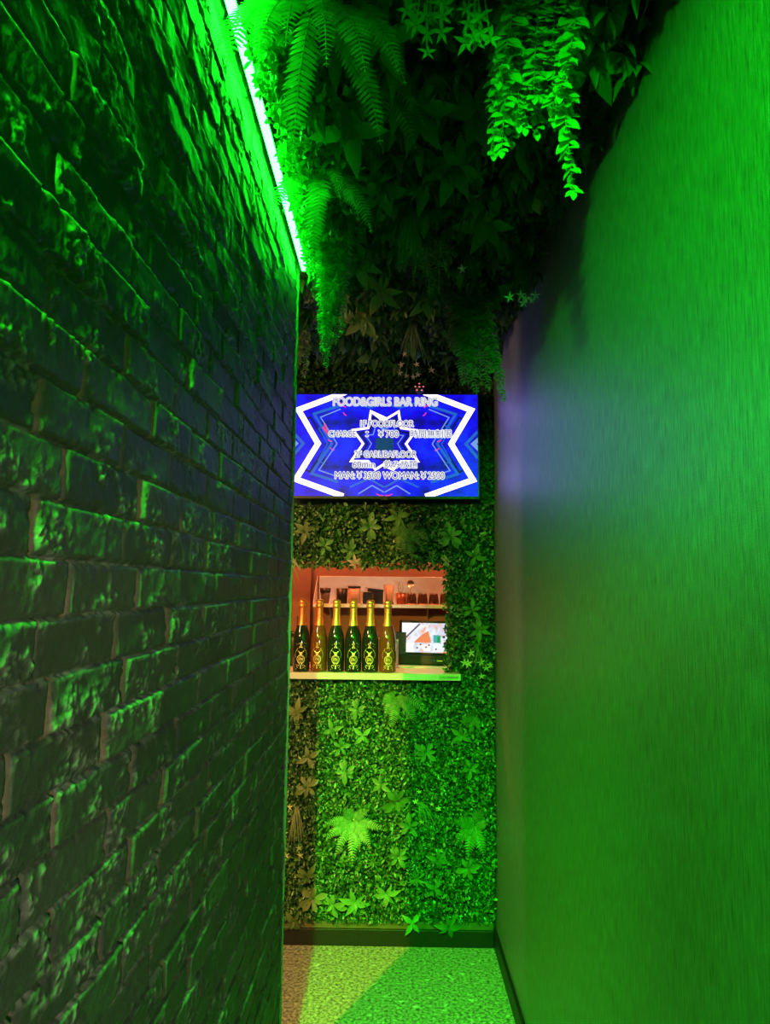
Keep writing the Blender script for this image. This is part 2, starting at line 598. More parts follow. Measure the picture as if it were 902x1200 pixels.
def brick_wall():
    ys = [YREAR]
    while ys[-1] < YE:
        y = ys[-1]
        ys.append(y + (max(.0017, .0042*y) if y > .38 else max(.0017, min(.03, (.38-y)*.12))))
    ys[-1] = YE
    ys = np.array(ys)
    zs = np.arange(0, ZC+.0013, .0026)
    zs[-1] = ZC
    Y, Z = np.meshgrid(ys, zs, indexing='ij')
    H, L = .0534, .183
    wob = .0022*(fbm(Y*9, Z*9, 3) - .5)*2
    wob2 = .003*(fbm(Y*14, Z*14, 8) - .5)*2
    zz = (Z - 1.522 + wob)/H + 60
    ci = np.floor(zz).astype(np.int64)
    fz = (zz - ci)*H
    phase = np.where(ci % 2 == 0, .045, .112) + (rnd(ci, ci*0, 5)-.5)*.03
    yy = (Y - phase + wob2)/L + 40
    bi = np.floor(yy).astype(np.int64)
    # ends of each brick shift a little
    sh0 = (rnd(bi, ci, 1)-.5)*.022
    sh1 = (rnd(bi+1, ci, 1)-.5)*.022
    fy = (yy - bi)*L
    before = fy < sh0
    after = fy > L + sh1
    bi = np.where(before, bi-1, np.where(after, bi+1, bi))
    fy = (yy - bi)*L
    sh0 = (rnd(bi, ci, 1)-.5)*.022
    sh1 = (rnd(bi+1, ci, 1)-.5)*.022
    # distance to the joints
    gz, gy = .0013, .0034
    dz_lo, dz_hi = fz - gz, H - gz - fz
    dy_lo, dy_hi = fy - sh0 - gy, L + sh1 - gy - fy
    rough_edge = (fbm(Y*120, Z*120, 21, 3)-.5)*.0024
    d = np.minimum(np.minimum(dz_lo, dz_hi), np.minimum(dy_lo, dy_hi)*1.0) + rough_edge
    prof = np.clip((d+.0006)/.0034, 0, 1)
    prof = 1-(1-prof)**2.2
    prot = .0030 + .0055*rnd(bi, ci, 2)**1.5                    # how far a brick stands out
    tilt = (rnd(bi, ci, 3)-.5)*.10
    tilt_y = (rnd(bi, ci, 4)-.5)*.03
    big = fbm(Y*11, Z*16, 31, 3)
    rough = fbm(Y*105, Z*105, 41, 5)
    speck = fbm(Y*210, Z*260, 111, 3)
    fine = fbm(Y*230, Z*230, 51, 3)
    patch = np.clip((fbm(Y*17+rnd(bi, ci, 6)*9, Z*22, 61, 4) - .53)*8, 0, 1)
    face = prot - (fz-H/2)*tilt*1.0 + (fy-L/2)*tilt_y + (big-.5)*.0045 + patch*((rough-.45)*.0045 + np.clip((speck-.46)*6, 0, 1)*.0016) + (rough-.5)*.0014 + (fine-.5)*.0007
    chip = np.clip((fbm(Y*60, Z*60, 71, 3)-.60)*8, 0, 1)*np.clip(1 - d/.010, 0, 1)
    face = face - chip*.004
    X = XL + prof*face - .002*(1-prof) + (1-prof)*(rough-.5)*.002
    tone = rnd(bi, ci, 9)*.75 + .25*big
    mortar = np.clip(1 - d/.0012, 0, 1)*(np.minimum(dy_lo, dy_hi) < .001)
    topedge = np.clip(1-dz_hi/.006, 0, 1)*np.clip((fbm(Y*13, Z*3+ci*7.7, 91, 3)-.46)*9, 0, 1)  # upper brick edges painted lighter to strengthen the grazing highlights
    chalk_highlight = np.clip(patch*np.clip((rough-.40)*5, 0, 1)*np.clip((speck-.40)*6, 0, 1) + .9*topedge*(fine > .36), 0, 1)*(1-mortar)
    ny, nz = Y.shape
    V = np.stack([X, Y, Z], -1).reshape(-1, 3)
    idx = np.arange(ny*nz).reshape(ny, nz)
    F = np.stack([idx[:-1, :-1], idx[1:, :-1], idx[1:, 1:], idx[:-1, 1:]], -1).reshape(-1, 4)
    # body of the wall behind the relief
    n0 = len(V)
    TH = .12
    ex = np.array([(XL-TH, y, z) for y in (YREAR, YE) for z in (0, ZC)])
    V = np.concatenate([V, ex])
    a, b, c, e = n0, n0+1, n0+2, n0+3
    back = [[a, b, e, c]]
    rows = [list(F.ravel())]
    loops = list(F.ravel()) + [a, b, e, c]
    starts = list(range(0, F.size, 4)) + [F.size]
    # end cap, top, bottom and near edges as n-gons against the border vertices
    end = list(idx[-1, :]) + [e, c]
    near = list(idx[0, ::-1]) + [a, b]
    top = list(idx[::-1, -1]) + [b, e]
    bot = list(idx[:, 0]) + [c, a]
    for poly in (end, near, top, bot):
        starts.append(len(loops))
        loops += poly
    me = bpy.data.meshes.new('wall_left')
    me.vertices.add(len(V))
    me.vertices.foreach_set('co', V.astype(np.float32).ravel())
    me.loops.add(len(loops))
    me.loops.foreach_set('vertex_index', np.array(loops, np.int32))
    me.polygons.add(len(starts))
    me.polygons.foreach_set('loop_start', np.array(starts, np.int32))
    sm = np.zeros(len(starts), bool)
    sm[:len(F)] = True
    me.polygons.foreach_set('use_smooth', sm)
    me.update(calc_edges=True)
    col = np.zeros((len(V), 4), np.float32)
    col[:n0, 0] = tone.ravel()
    col[:n0, 1] = mortar.ravel()
    col[:n0, 2] = chalk_highlight.ravel()
    col[:, 3] = 1
    ca = me.color_attributes.new('brick', 'FLOAT_COLOR', 'POINT')
    ca.data.foreach_set('color', col.ravel())
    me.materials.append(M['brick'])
    o = bpy.data.objects.new('wall_left', me)
    link(o)
    return struct(o)


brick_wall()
# thin metal corner strip on the end of the brick wall
bm = bmesh.new()
box_bm(XL-.002, XL+.012, YE, YE+.003, 0, ZC-.02, bm=bm)
box_bm(XL-.125, XL-.002, YE, YE+.003, 0, ZC-.02, bm=bm)
struct(bm_obj('trim_3', bm, simple('dull corner strip', (.10, .10, .085), .5, .3, noise=.2)))

# ------------------------------------------------------------------ light strip
strip = thing('light_strip', 'glowing green light strip along the top edge of the brick wall', 'light strip', (XL+.030, 0, 2.475))
g = Geo()
bm = box_bm(-.008, .008, YREAR+.2, YE-.02, -.004, .004, .001)
bm_obj('diffuser', bm, M['led_green'], strip)
bm = box_bm(-.010, .010, YREAR+.2, YE-.02, .004, .010, .001)
bm_obj('channel', bm, M['metal_trim'], strip)
for y in np.arange(YREAR+.3, YE, .5):
    bm_obj('bracket', box_bm(-.004, .004, y, y+.012, .010, .085), M['metal_trim'], strip)

# ------------------------------------------------------------------ leaf mats
_a, _b = at(337, 586, YB-.095), at(563, 457, YB-.095)
XTL, XTR, ZTB, ZTT = _a.x-.022, _b.x+.012, _a.z-.012, _b.z+.012
wall_mat('foliage', [(-.62, XR-.008, .105, CT-.024)], 26000, (.010, .022), M['leaf_box'],
         'dense mat of small box leaves covering the wall below the counter', (.008, .055))
wall_mat('foliage', [(-.62, XR-.008, OPEN_Z1-.03, ZTB)], 24000, (.012, .026), M['leaf_box'],
         'mat of small leaves between the screen and the hatch opening', (.008, .058))
wall_mat('foliage', [(OPEN_X1-.022, XR-.008, CT-.024, OPEN_Z1-.03)], 26000, (.010, .022), M['leaf_box'],
         'mat of small leaves on the wall right of the hatch opening', (.008, .058))
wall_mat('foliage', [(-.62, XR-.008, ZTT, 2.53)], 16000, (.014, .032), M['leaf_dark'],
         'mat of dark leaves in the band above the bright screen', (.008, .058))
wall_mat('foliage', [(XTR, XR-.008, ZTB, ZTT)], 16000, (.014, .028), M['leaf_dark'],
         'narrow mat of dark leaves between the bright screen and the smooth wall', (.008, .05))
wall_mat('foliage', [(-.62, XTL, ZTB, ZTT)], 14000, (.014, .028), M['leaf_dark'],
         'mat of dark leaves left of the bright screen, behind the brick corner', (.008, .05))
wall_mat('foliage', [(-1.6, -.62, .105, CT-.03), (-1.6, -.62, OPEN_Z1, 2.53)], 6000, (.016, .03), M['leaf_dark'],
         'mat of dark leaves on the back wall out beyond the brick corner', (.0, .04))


def ceiling_mat():
    # whorls of longer leaves hanging point down, plus smaller filler leaves
    P, D, N, S = [], [], [], []
    n = 520
    for i in range(n+90):
        x = random.uniform(XL+.075, XR-.01)
        y = random.uniform(.3, YB-.03)
        if i >= n:
            x = random.uniform(-1.0, XL+.05)
            y = random.uniform(YE+.06, YB-.03)
        z = ZC - random.uniform(.005, .10)
        k = random.randint(5, 8)
        s = random.uniform(.045, .085)
        a0 = random.uniform(0, 6.3)
        lean = Vector((random.uniform(-.5, .5), random.uniform(-.6, .3), -random.uniform(.3, 1.0)))
        for j in range(k):
            a = a0 + 2*PI*j/k
            d = Vector((math.cos(a), math.sin(a), 0))*random.uniform(.7, 1.1) + lean
            P.append((x, y, z))
            D.append(tuple(d))
            N.append((-lean.x*.5 + .1*math.cos(a), -.5, .6))
            S.append(s*random.uniform(.75, 1.1))
    bulk_leaves('foliage', LANCE, np.array(P), np.array(D), np.array(N), np.array(S), M['leaf_dark'], 'stuff',
                'dark whorls of pointed leaves covering the whole ceiling', 'leaves')
    n = 9000
    P = np.stack([RNG.uniform(XL+.045, XR-.008, n), RNG.uniform(.2, YB-.01, n), ZC - RNG.uniform(.0, .075, n)], 1)
    P2 = P[:1500].copy()
    P2[:, 0] = RNG.uniform(-1.0, XL+.03, 1500)
    P2[:, 1] = RNG.uniform(YE+.05, YB-.02, 1500)
    P = np.concatenate([P, P2])
    n = len(P)
    D = unit(n) + np.array([0, -.2, -.6])
    N = unit(n)*.8 + np.array([0, -.6, -.5])
    bulk_leaves('foliage', SMALL, P, D, N, RNG.uniform(.016, .034, n), M['leaf_dark'], 'stuff',
                'small dark filler leaves close against the ceiling between the hanging plants', 'leaves')
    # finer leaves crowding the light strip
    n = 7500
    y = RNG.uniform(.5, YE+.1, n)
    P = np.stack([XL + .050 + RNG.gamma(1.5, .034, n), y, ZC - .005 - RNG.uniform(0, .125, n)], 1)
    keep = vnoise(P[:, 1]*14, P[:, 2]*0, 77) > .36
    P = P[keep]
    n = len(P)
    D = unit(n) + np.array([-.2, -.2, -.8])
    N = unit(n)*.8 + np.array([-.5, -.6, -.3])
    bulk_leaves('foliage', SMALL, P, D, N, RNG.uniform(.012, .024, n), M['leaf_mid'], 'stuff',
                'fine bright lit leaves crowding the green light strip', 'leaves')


ceiling_mat()

# ------------------------------------------------------------------ single plants
def rosette_mesh(k, s, tpl, seed, up=.55):
    """whorl of leaves facing +z of its own frame"""
    rr = random.Random(seed)
    g = Geo()
    for j in range(k):
        a = 2*PI*j/k + rr.uniform(-.25, .25)
        d = Vector((math.cos(a), math.sin(a), up*rr.uniform(.4, 1.2)))
        put_leaf(g, tpl, (0, 0, .004), d, (-.3*math.cos(a), -.3*math.sin(a), 1), s*rr.uniform(.75, 1.12))
    for j in range(max(2, k//3)):
        a = rr.uniform(0, 6.3)
        d = Vector((math.cos(a)*.5, math.sin(a)*.5, 1))
        put_leaf(g, tpl, (0, 0, .006), d, (-math.cos(a), -math.sin(a), .6), s*rr.uniform(.4, .6))
    g.tube([(0, 0, -.03), (0, 0, .008)], .0022, 6)
    return g


ros_proto = []


def rosettes(items, mats, depth):
    """items: px, py, size (m), proto number, label, group, material key"""
    for (px, py, s, q, label, group, mk) in items:
        p = at(px, py, YB - depth)
        key = (q, mk)
        hit = [o for k_, o in ros_proto if k_ == key]
        if hit:
            o = hit[0].copy()
            link(o)
        else:
            k, tpl = [(8, OBOV), (6, LANCE), (5, OBOV), (7, OBOV), (9, NARROW), (4, LANCE)][q]
            o = rosette_mesh(k, 1.0, tpl, 100+q).build('leaf_rosette', M[mk])
            # stem length of the unit mesh is scaled with it
            ros_proto.append((key, o))
        o.location = p
        o.scale = (s, s, s)
        rr = random.Random(px*31+py)
        tiltx = PI/2 + rr.uniform(-.25, .45)
        o.rotation_euler = Euler((tiltx, rr.uniform(-.3, .3), rr.uniform(-.35, .35)), 'XYZ')
        o.rotation_euler.rotate_axis('Z', rr.uniform(0, 6.28))
        tag(o, label, 'leaf sprig', group)


LOW = 'leaf sprigs in the green wall below the counter'
rosettes([
    (464, 939, .062, 0, 'star-shaped whorl of eight broad leaves, centre of the panel below the counter', LOW, 'leaf_mid'),
    (425, 862, .050, 5, 'four pale upright leaves on one stem, beneath the glowing green part of the counter', LOW, 'leaf_bright'),
    (390, 855, .048, 5, 'narrow leaning leaf pair beside the brown-lit strip, upper left of the panel', LOW, 'leaf_mid'),
    (399, 876, .046, 2, 'flat broad leaves lying level just under the leaning leaf pair', LOW, 'leaf_mid'),
    (453, 1048, .056, 1, 'bright pointed whorl above the middle of the black baseboard', LOW, 'leaf_bright'),
    (415, 1058, .060, 1, 'bright whorl drooping low, second sprig right of the brown-lit strip near the baseboard', LOW, 'leaf_bright'),
    (390, 1060, .058, 0, 'brightest low whorl, right at the edge of the brown-lit strip above the baseboard', LOW, 'leaf_bright'),
    (483, 1082, .050, 5, 'single leaf tuft hanging down over the black baseboard at mid wall', LOW, 'leaf_bright'),
    (525, 1086, .056, 1, 'darker leaf tuft hanging over the baseboard toward the smooth wall', LOW, 'leaf_mid'),
    (466, 1004, .050, 3, 'rounded sprig directly below the star-shaped whorl, lower middle of panel', LOW, 'leaf_mid'),
    (480, 968, .056, 2, 'sprig tucked under the right side of the star-shaped whorl', LOW, 'leaf_mid'),
    (551, 901, .050, 2, 'sprig by the smooth wall, midway between counter and spiky dark fern', LOW, 'leaf_mid'),
    (513, 1007, .050, 1, 'sprig below the yellow star flowers, right of the panel middle', LOW, 'leaf_mid'),
    (548, 1018, .052, 3, 'dark round-leaved sprig below the fern next to the smooth wall', LOW, 'leaf_mid'),
    (509, 1042, .046, 5, 'small pointed sprig above the darker tuft that hangs over the baseboard', LOW, 'leaf_mid'),
    (488, 1030, .044, 4, 'thin-leaved sprig between the two low mid-wall whorls', LOW, 'leaf_mid'),
    (499, 882, .052, 3, 'round-leaved sprig right of centre, a little below the counter fern', LOW, 'leaf_mid'),
    (446, 920, .046, 1, 'small sprig up and left of the star-shaped whorl', LOW, 'leaf_mid'),
    (405, 905, .046, 0, 'sprig above the large fern on the yellow-green side of panel', LOW, 'leaf_mid'),
    (437, 1010, .044, 4, 'thin-leaved sprig just under the large fern', LOW, 'leaf_mid'),
    (540, 862, .046, 1, 'sprig under the right end of the white counter', LOW, 'leaf_mid'),
    (418, 832, .042, 0, 'sprig close under the counter, below the third bottle', LOW, 'leaf_mid'),
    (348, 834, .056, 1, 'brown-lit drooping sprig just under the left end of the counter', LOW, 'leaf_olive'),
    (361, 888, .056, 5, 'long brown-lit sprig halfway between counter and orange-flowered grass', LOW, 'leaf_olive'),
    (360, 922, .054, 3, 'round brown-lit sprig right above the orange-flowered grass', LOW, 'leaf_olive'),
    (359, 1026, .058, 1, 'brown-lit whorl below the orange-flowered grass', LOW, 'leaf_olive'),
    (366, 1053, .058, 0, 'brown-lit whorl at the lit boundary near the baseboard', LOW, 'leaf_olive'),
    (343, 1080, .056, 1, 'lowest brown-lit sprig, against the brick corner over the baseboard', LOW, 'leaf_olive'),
], None, .052)
UPG = 'leaf sprigs in the foliage between screen and hatch'
rosettes([
    (433, 617, .058, 0, 'large dark whorl midway below the screen, left of the hanging fern', UPG, 'leaf_mid'),
    (466, 606, .056, 1, 'dark pointed sprig close under the bottom edge of the screen', UPG, 'leaf_mid'),
    (410, 645, .050, 3, 'round-leaved sprig just over the hatch, above the third bottle', UPG, 'leaf_mid'),
    (357, 622, .056, 1, 'yellowish sprig beside the brick corner under the screen', UPG, 'leaf_olive'),
    (380, 640, .050, 2, 'broad-leaved sprig over the left end of the steel shelf', UPG, 'leaf_mid'),
    (528, 628, .058, 0, 'dark whorl under the right corner of the screen', UPG, 'leaf_mid'),
    (556, 652, .056, 5, 'sprig near the smooth wall at the height of the hatch top', UPG, 'leaf_mid'),
    (553, 715, .050, 2, 'sprig right of the hatch, level with the steel shelf', UPG, 'leaf_mid'),
    (561, 738, .056, 1, 'sprig right of the small monitor, above the pale flowers', UPG, 'leaf_mid'),
    (538, 690, .044, 4, 'thin-leaved sprig at the right rim of the hatch', UPG, 'leaf_mid'),
    (505, 655, .040, 4, 'thin-leaved sprig dangling over the cups at the hatch top', UPG, 'leaf_mid'),
], None, .056)


def frond_geo(length, width, n, droop, seed, start=Vector((0, 0, 0)), dirv=Vector((0, 0, 1)), nrm=Vector((0, -1, 0)), gravity=Vector((0, 0, -1)), wide=1.0):
    """a feather-shaped frond that bends with gravity"""
    rr = random.Random(seed)
    g = Geo()
    pts = [Vector(start)]
    d = Vector(dirv).normalized()
    for i in range(n):
        d = (d + gravity*droop/n).normalized()
        pts.append(pts[-1] + d*(length/n))
    g.tube(pts, [.0016*(1-.7*i/n) for i in range(n+1)], 5)
    for i in range(1, n+1):
        t = i/n
        w = width*(math.sin(PI*min(1, .18+.82*t*1.0))**.7)*(1-.35*t) if t < 1 else width*.2
        w = max(w, width*.12)
        tan = (pts[i]-pts[i-1]).normalized()
        side = tan.cross(nrm)
        if side.length < 1e-4:
            side = tan.cross(Vector((1, 0, 0)))
        side.normalize()
        nn = side.cross(tan)
        for s in (-1, 1):
            dd = side*s + tan*.45 + nn*rr.uniform(-.15, .05)
            put_leaf(g, PINNA, pts[i], dd, nn, w*rr.uniform(.9, 1.08), wide)
        if i == n:
            put_leaf(g, PINNA, pts[i], tan, nn, w*1.1, wide)
    return g


def fern(label, p, dirs, mk, group=None, width=.035, n=16, droop=.9, seed=1, wide=1.0, nrm=(0, -1, .3), cat='fern'):
    t = thing('fern', label, cat, p, group)
    for i, (dv, ln) in enumerate(dirs):
        frond_geo(ln, width*(.8+.4*random.Random(seed+i).random()), n, droop, seed*17+i, dirv=Vector(dv), nrm=Vector(nrm), wide=wide).build('frond', M[mk], t)
    return t


# lower wall ferns
fern('large bright fern spreading sword-shaped fronds, left of centre below the counter', at(413, 962, YB-.045),
     [((-.9, -.45, .2), .13), ((-.5, -.55, -.7), .15), ((.05, -.6, -.9), .17), ((.55, -.6, -.35), .14), ((.95, -.5, .1), .15),
      ((.5, -.6, .7), .13), ((-.3, -.6, .8), .10), ((-.85, -.5, -.25), .13), ((.35, -.6, -.8), .12)], 'leaf_bright', width=.030, seed=3, droop=.35, n=16, wide=1.3)
fern('fern with long hanging fronds right beneath the white counter', at(466, 815, YB-.04),
     [((-.7, -.5, -.5), .11), ((-.2, -.6, -.6), .15), ((.5, -.6, -.3), .14), ((.9, -.5, .05), .17), ((.75, -.5, -.4), .14), ((-.8, -.4, .1), .08)],
     'leaf_mid', width=.030, seed=5, droop=1.0, n=17)
fern('dark spiky fern beside the smooth wall below the counter', at(556, 966, YB-.045),
     [((-.8, -.5, .4), .11), ((-.3, -.6, -.7), .14), ((.3, -.6, -.8), .13), ((-.7, -.5, -.3), .12), ((.2, -.6, .9), .12), ((.6, -.4, .3), .06)],
     'leaf_mid', width=.034, seed=9, droop=.4, n=13, wide=1.3)
fern('small fern under the right end of the counter by the smooth wall', at(556, 840, YB-.04),
     [((-.9, -.5, .1), .08), ((-.4, -.6, -.7), .08), ((.3, -.6, -.5), .07), ((-.2, -.6, .8), .07)], 'leaf_mid', width=.022, seed=12, n=12)
fern('fern drooping from the foliage over the steel shelf, under the screen', at(478, 620, YB-.05),
     [((-.5, -.5, -.4), .12), ((-.15, -.6, -.7), .16), ((.15, -.6, -.7), .17), ((.5, -.6, -.3), .15), ((.85, -.5, 0), .13), ((-.8, -.4, .2), .1), ((.3, -.6, .5), .1)],
     'leaf_mid', width=.028, seed=15, droop=1.1, n=16)

# ceiling ferns
fern('bright green fern with long hanging fronds beside the light strip at the top', at_z(366, 8, 2.48),
     [((-.8, -.3, .3), .22), ((-.6, -.5, 0), .26), ((-.3, -.6, -.1), .27), ((-.05, -.6, 0), .29), ((.15, -.5, -.1), .27), ((.4, -.4, -.1), .26), ((.7, -.3, .1), .25), ((.95, -.1, .2), .24), ((.5, .4, 0), .25), ((-.2, .2, -.6), .27), ((1.0, -.4, .3), .2)],
     'leaf_bright', width=.036, seed=21, droop=2.3, n=28)
fern('lit fern lower along the light strip, just above the fluffy trailing vine', at_z(372, 205, 2.48),
     [((-.7, -.4, 0), .18), ((-.3, -.6, 0), .22), ((.1, -.6, -.2), .24), ((.5, -.4, 0), .22), ((.8, .1, .1), .2), ((-.1, .3, -.6), .22), ((.3, -.6, .1), .23)],
     'leaf_bright', width=.034, seed=25, droop=2.2, n=24)
fern('dim fern among the ceiling leaves, right of the bright hanging fern', at_z(440, 100, 2.47),
     [((.5, -.5, 0), .13), ((.9, -.2, -.1), .14), ((.2, -.5, -.6), .12), ((.8, .4, -.2), .14)], 'leaf_mid', width=.026, seed=27, droop=1.6, n=16)


def strand(length, n, leaf, tpl, seed, sway=(0, 0), spread=1.0, start=(0, 0, 0), wide=1.0, out=None, out_len=.0):
    """one hanging strand of leaves"""
    rr = random.Random(seed)
    g = Geo()
    pts = []
    ph = rr.uniform(0, 6)
    for i in range(n+1):
        t = i/n
        x = start[0] + sway[0]*t + .008*math.sin(4*t+ph)*t
        y = start[1] + sway[1]*t + .008*math.cos(3*t+ph)*t
        pts.append(Vector((x, y, start[2] - length*t)))
    g.tube(pts, [.0015*(1-.6*i/n) for i in range(n+1)], 5)
    for i in range(1, n+1):
        t = i/n
        s = leaf*(1.05 - .55*t**2)
        a = i*2.4 + rr.uniform(-.4, .4)
        for k in range(3 if spread > 1 else 2):
            aa = a + k*(2*PI/3 if spread > 1 else PI)
            d = Vector((math.cos(aa)*spread, math.sin(aa)*spread, -.45+rr.uniform(-.3, .3)))
            put_leaf(g, tpl, pts[i], d, (-.2*math.cos(aa), -.9, .6), s*rr.uniform(.8, 1.1), wide)
    put_leaf(g, tpl, pts[-1], (0, -.2, -1), (0, -1, 0), leaf*.5, wide)
    return g


def vine(name, label, p, strands, mk, leaf, tpl, seed, spread=1.0, wide=1.0, group=None):
    t = thing(name, label, 'hanging plant', p, group)
    for i, (dx, dy, ln, sx, sy) in enumerate(strands):
        strand(ln, max(6, int(ln/(leaf*.30))), leaf, tpl, seed*13+i, (sx, sy), spread, (dx, dy, 0), wide).build('strand', M[mk], t)
    return t


# round-leaved vine, upper right
vp = at_z(640, -30, 2.53)
_r = random.Random(2)
_st = [(-.055, 0, .24, -.015, -.01), (-.035, -.03, .33, -.050, 0), (-.01, .01, .28, -.03, -.02), (.012, -.02, .40, .012, -.01), (.03, .02, .33, .010, 0), (-.045, .01, .31, -.045, 0)]
for _k in range(26):
    _x = _r.uniform(-.06, .055)
    _st.append((_x, _r.uniform(-.045, .045), _r.uniform(.19, .29), -.02 + _r.uniform(-.02, .02), _r.uniform(-.02, .02)))
vine('hanging_vine', 'big bright round-leaved vine hanging at the top near the smooth wall', vp, _st, 'leaf_bright', .031, ROUND, 3, 1.0, 1.05)
# fluffy fine-leaved vine, left
vp = at_z(390, 268, 2.50)
_st = [(-.01, -.02, .40, 0, 0), (.01, .0, .37, -.01, 0)]
for _k in range(22):
    _a, _d = _r.uniform(0, 6.28), _r.uniform(0, .048)
    _st.append((_d*math.cos(_a), _d*math.sin(_a), _r.uniform(.20, .36)*(1.05-_d*5), -.012, 0))
vine('hanging_vine', 'fluffy fine-leaved vine trailing down beside the far top of the brick wall', vp, _st, 'leaf_bright', .022, SMALL, 5, 1.3, .8)
# olive trailing plant, right above the screen
vp = at_z(540, 335, 2.49)
vine('hanging_vine', 'olive brown feathery vine hanging over the top right corner of the screen', vp,
     [(_r.uniform(-.05, .06), _r.uniform(-.04, .04), _r.uniform(.2, .36), _r.uniform(.0, .08), 0) for _k in range(12)] + [(-.03, 0, .22, .01, 0), (0, -.02, .30, .04, 0), (.02, .01, .34, .07, 0), (.04, 0, .38, .09, -.01), (.05, .02, .28, .06, 0), (.01, .03, .26, .03, 0), (.06, -.01, .33, .08, 0), (-.02, .02, .28, .05, 0)],
     'leaf_olive', .030, SMALL, 7, 1.2, .7)
vp = at_z(354, 385, 2.46)
vine('hanging_vine', 'thin brownish vine hanging between brick corner and screen top', vp,
     [(0, 0, .15, -.01, 0), (.012, .01, .18, 0, 0), (-.012, 0, .13, 0, 0)], 'leaf_olive', .024, SMALL, 8, 1.0, .8)
vp = at_z(500, 275, 2.47)
vine('hanging_vine', 'pale green wispy vine hanging mid ceiling above the screen', vp,
     [(-.02, 0, .14, -.01, 0), (0, -.01, .17, 0, 0), (.02, .01, .15, .015, 0), (.035, 0, .11, .02, 0), (-.035, 0, .10, -.03, 0)], 'leaf_olive', .026, NARROW, 9, 1.3, 1.2)


def flower_geo(p, s, mk_seed, petals=5, facing=(0, -1, -.3), openness=.9, wide=.85):
    rr = random.Random(mk_seed)
    g = Geo()
    f = Vector(facing).normalized()
    a = f.cross(Vector((.2, .1, 1))).normalized()
    b = f.cross(a)
    for k in range(petals):
        an = 2*PI*k/petals + rr.uniform(-.2, .2)
        r = a*math.cos(an) + b*math.sin(an)
        put_leaf(g, LANCE, p, r*openness + f*.55, f - r*.3, s*rr.uniform(.85, 1.1), wide)
    bmv, bf = tube_arrays([Vector(p)-f*.002, Vector(p)+f*.004], [s*.12, s*.07], 6)
    g.add(bmv, bf)
    return g


def flower_spray(label, p, stems, mk_leaf, mk_petal, seed, size=.022, cat='flower spray', facing=(0, -1, -.3), r=.0012):
    """stems: end offsets (dx, dy, dz) with number of flowers near the tip"""
    t = thing('flower_spray', label, cat, p)
    rr = random.Random(seed)
    for i, (dx, dy, dz, nf) in enumerate(stems):
        e = Vector((dx, dy, dz))
        mid = Vector((dx*.45, dy*.6, dz*.35 + .01))
        pts = [(1-u)**2*Vector((0, 0, 0)) + 2*u*(1-u)*mid + u*u*e for u in np.linspace(0, 1, 9)]
        g = Geo()
        g.tube(pts, r, 5)
        g.build('stem', M[mk_leaf], t)
        for k in range(nf):
            q = pts[-1 - min(6, k)] if k else e
            off = Vector((rr.uniform(-.007, .007), rr.uniform(-.006, .002), rr.uniform(-.004, .004)))*(1 if k else 0)
            flower_geo(q + off, size*rr.uniform(.8, 1.1), seed*7+i*3+k, 5, (facing[0]+rr.uniform(-.4, .4), facing[1], facing[2]+rr.uniform(-.4, .4))).build('flower', M[mk_petal], t)
    return t


def grass_tuft(label, p, n, length, spread, down, mk, seed, flowers=(), petal=None, fsize=.02, width=.022, name='grass_tuft', cat='grassy plant'):
    """long thin blades bending over; flowers are given as world points"""
    t = thing(name, label, cat, p)
    rr = random.Random(seed)
    g = Geo()
    for i in range(n):
        a = rr.uniform(0, 2*PI)
        d = Vector((math.cos(a)*spread, -.25 + math.sin(a)*spread*.6, 0)) + Vector(down)*rr.uniform(.6, 1.1)
        d.normalize()
        ln = length*rr.uniform(.6, 1.05)
        pos = Vector((rr.uniform(-.008, .008), rr.uniform(-.008, .008), 0))
        w = width*ln*rr.uniform(.5, 1)
        pts = [pos.copy()]
        m = 7
        for k in range(m):
            d = (d + Vector((0, 0, -.12))).normalized()
            pts.append(pts[-1] + d*ln/m)
        V, Fc = [], []
        side = d.cross(Vector((0, -1, .2)))
        side.normalize()
        for k, q in enumerate(pts):
            ww = w*(1-(k/m)**2)*.5 + .0003
            V += [q-side*ww, q+Vector((0, .0006, 0)), q+side*ww]
        for k in range(m):
            b = 3*k
            Fc += [(b, b+1, b+4, b+3), (b+1, b+2, b+5, b+4)]
        g.add(V, Fc)
    g.build('blades', M[mk], t)
    for i, q in enumerate(flowers):
        q = Vector(q) - Vector(p)
        s = Geo()
        mid = q*.5 + Vector((0, -.012, .012))
        s.tube([(1-u)**2*Vector((0, 0, 0)) + 2*u*(1-u)*mid + u*u*q for u in np.linspace(0, 1, 7)], .0009, 5)
        s.build('stem', M['stem'], t)
        flower_geo(q + Vector((0, -.002, 0)), fsize*rr.uniform(.85, 1.15), seed*5+i, 5, (rr.uniform(-.4, .4), -1, rr.uniform(-.7, .2))).build('flower', M[petal], t)
    return t


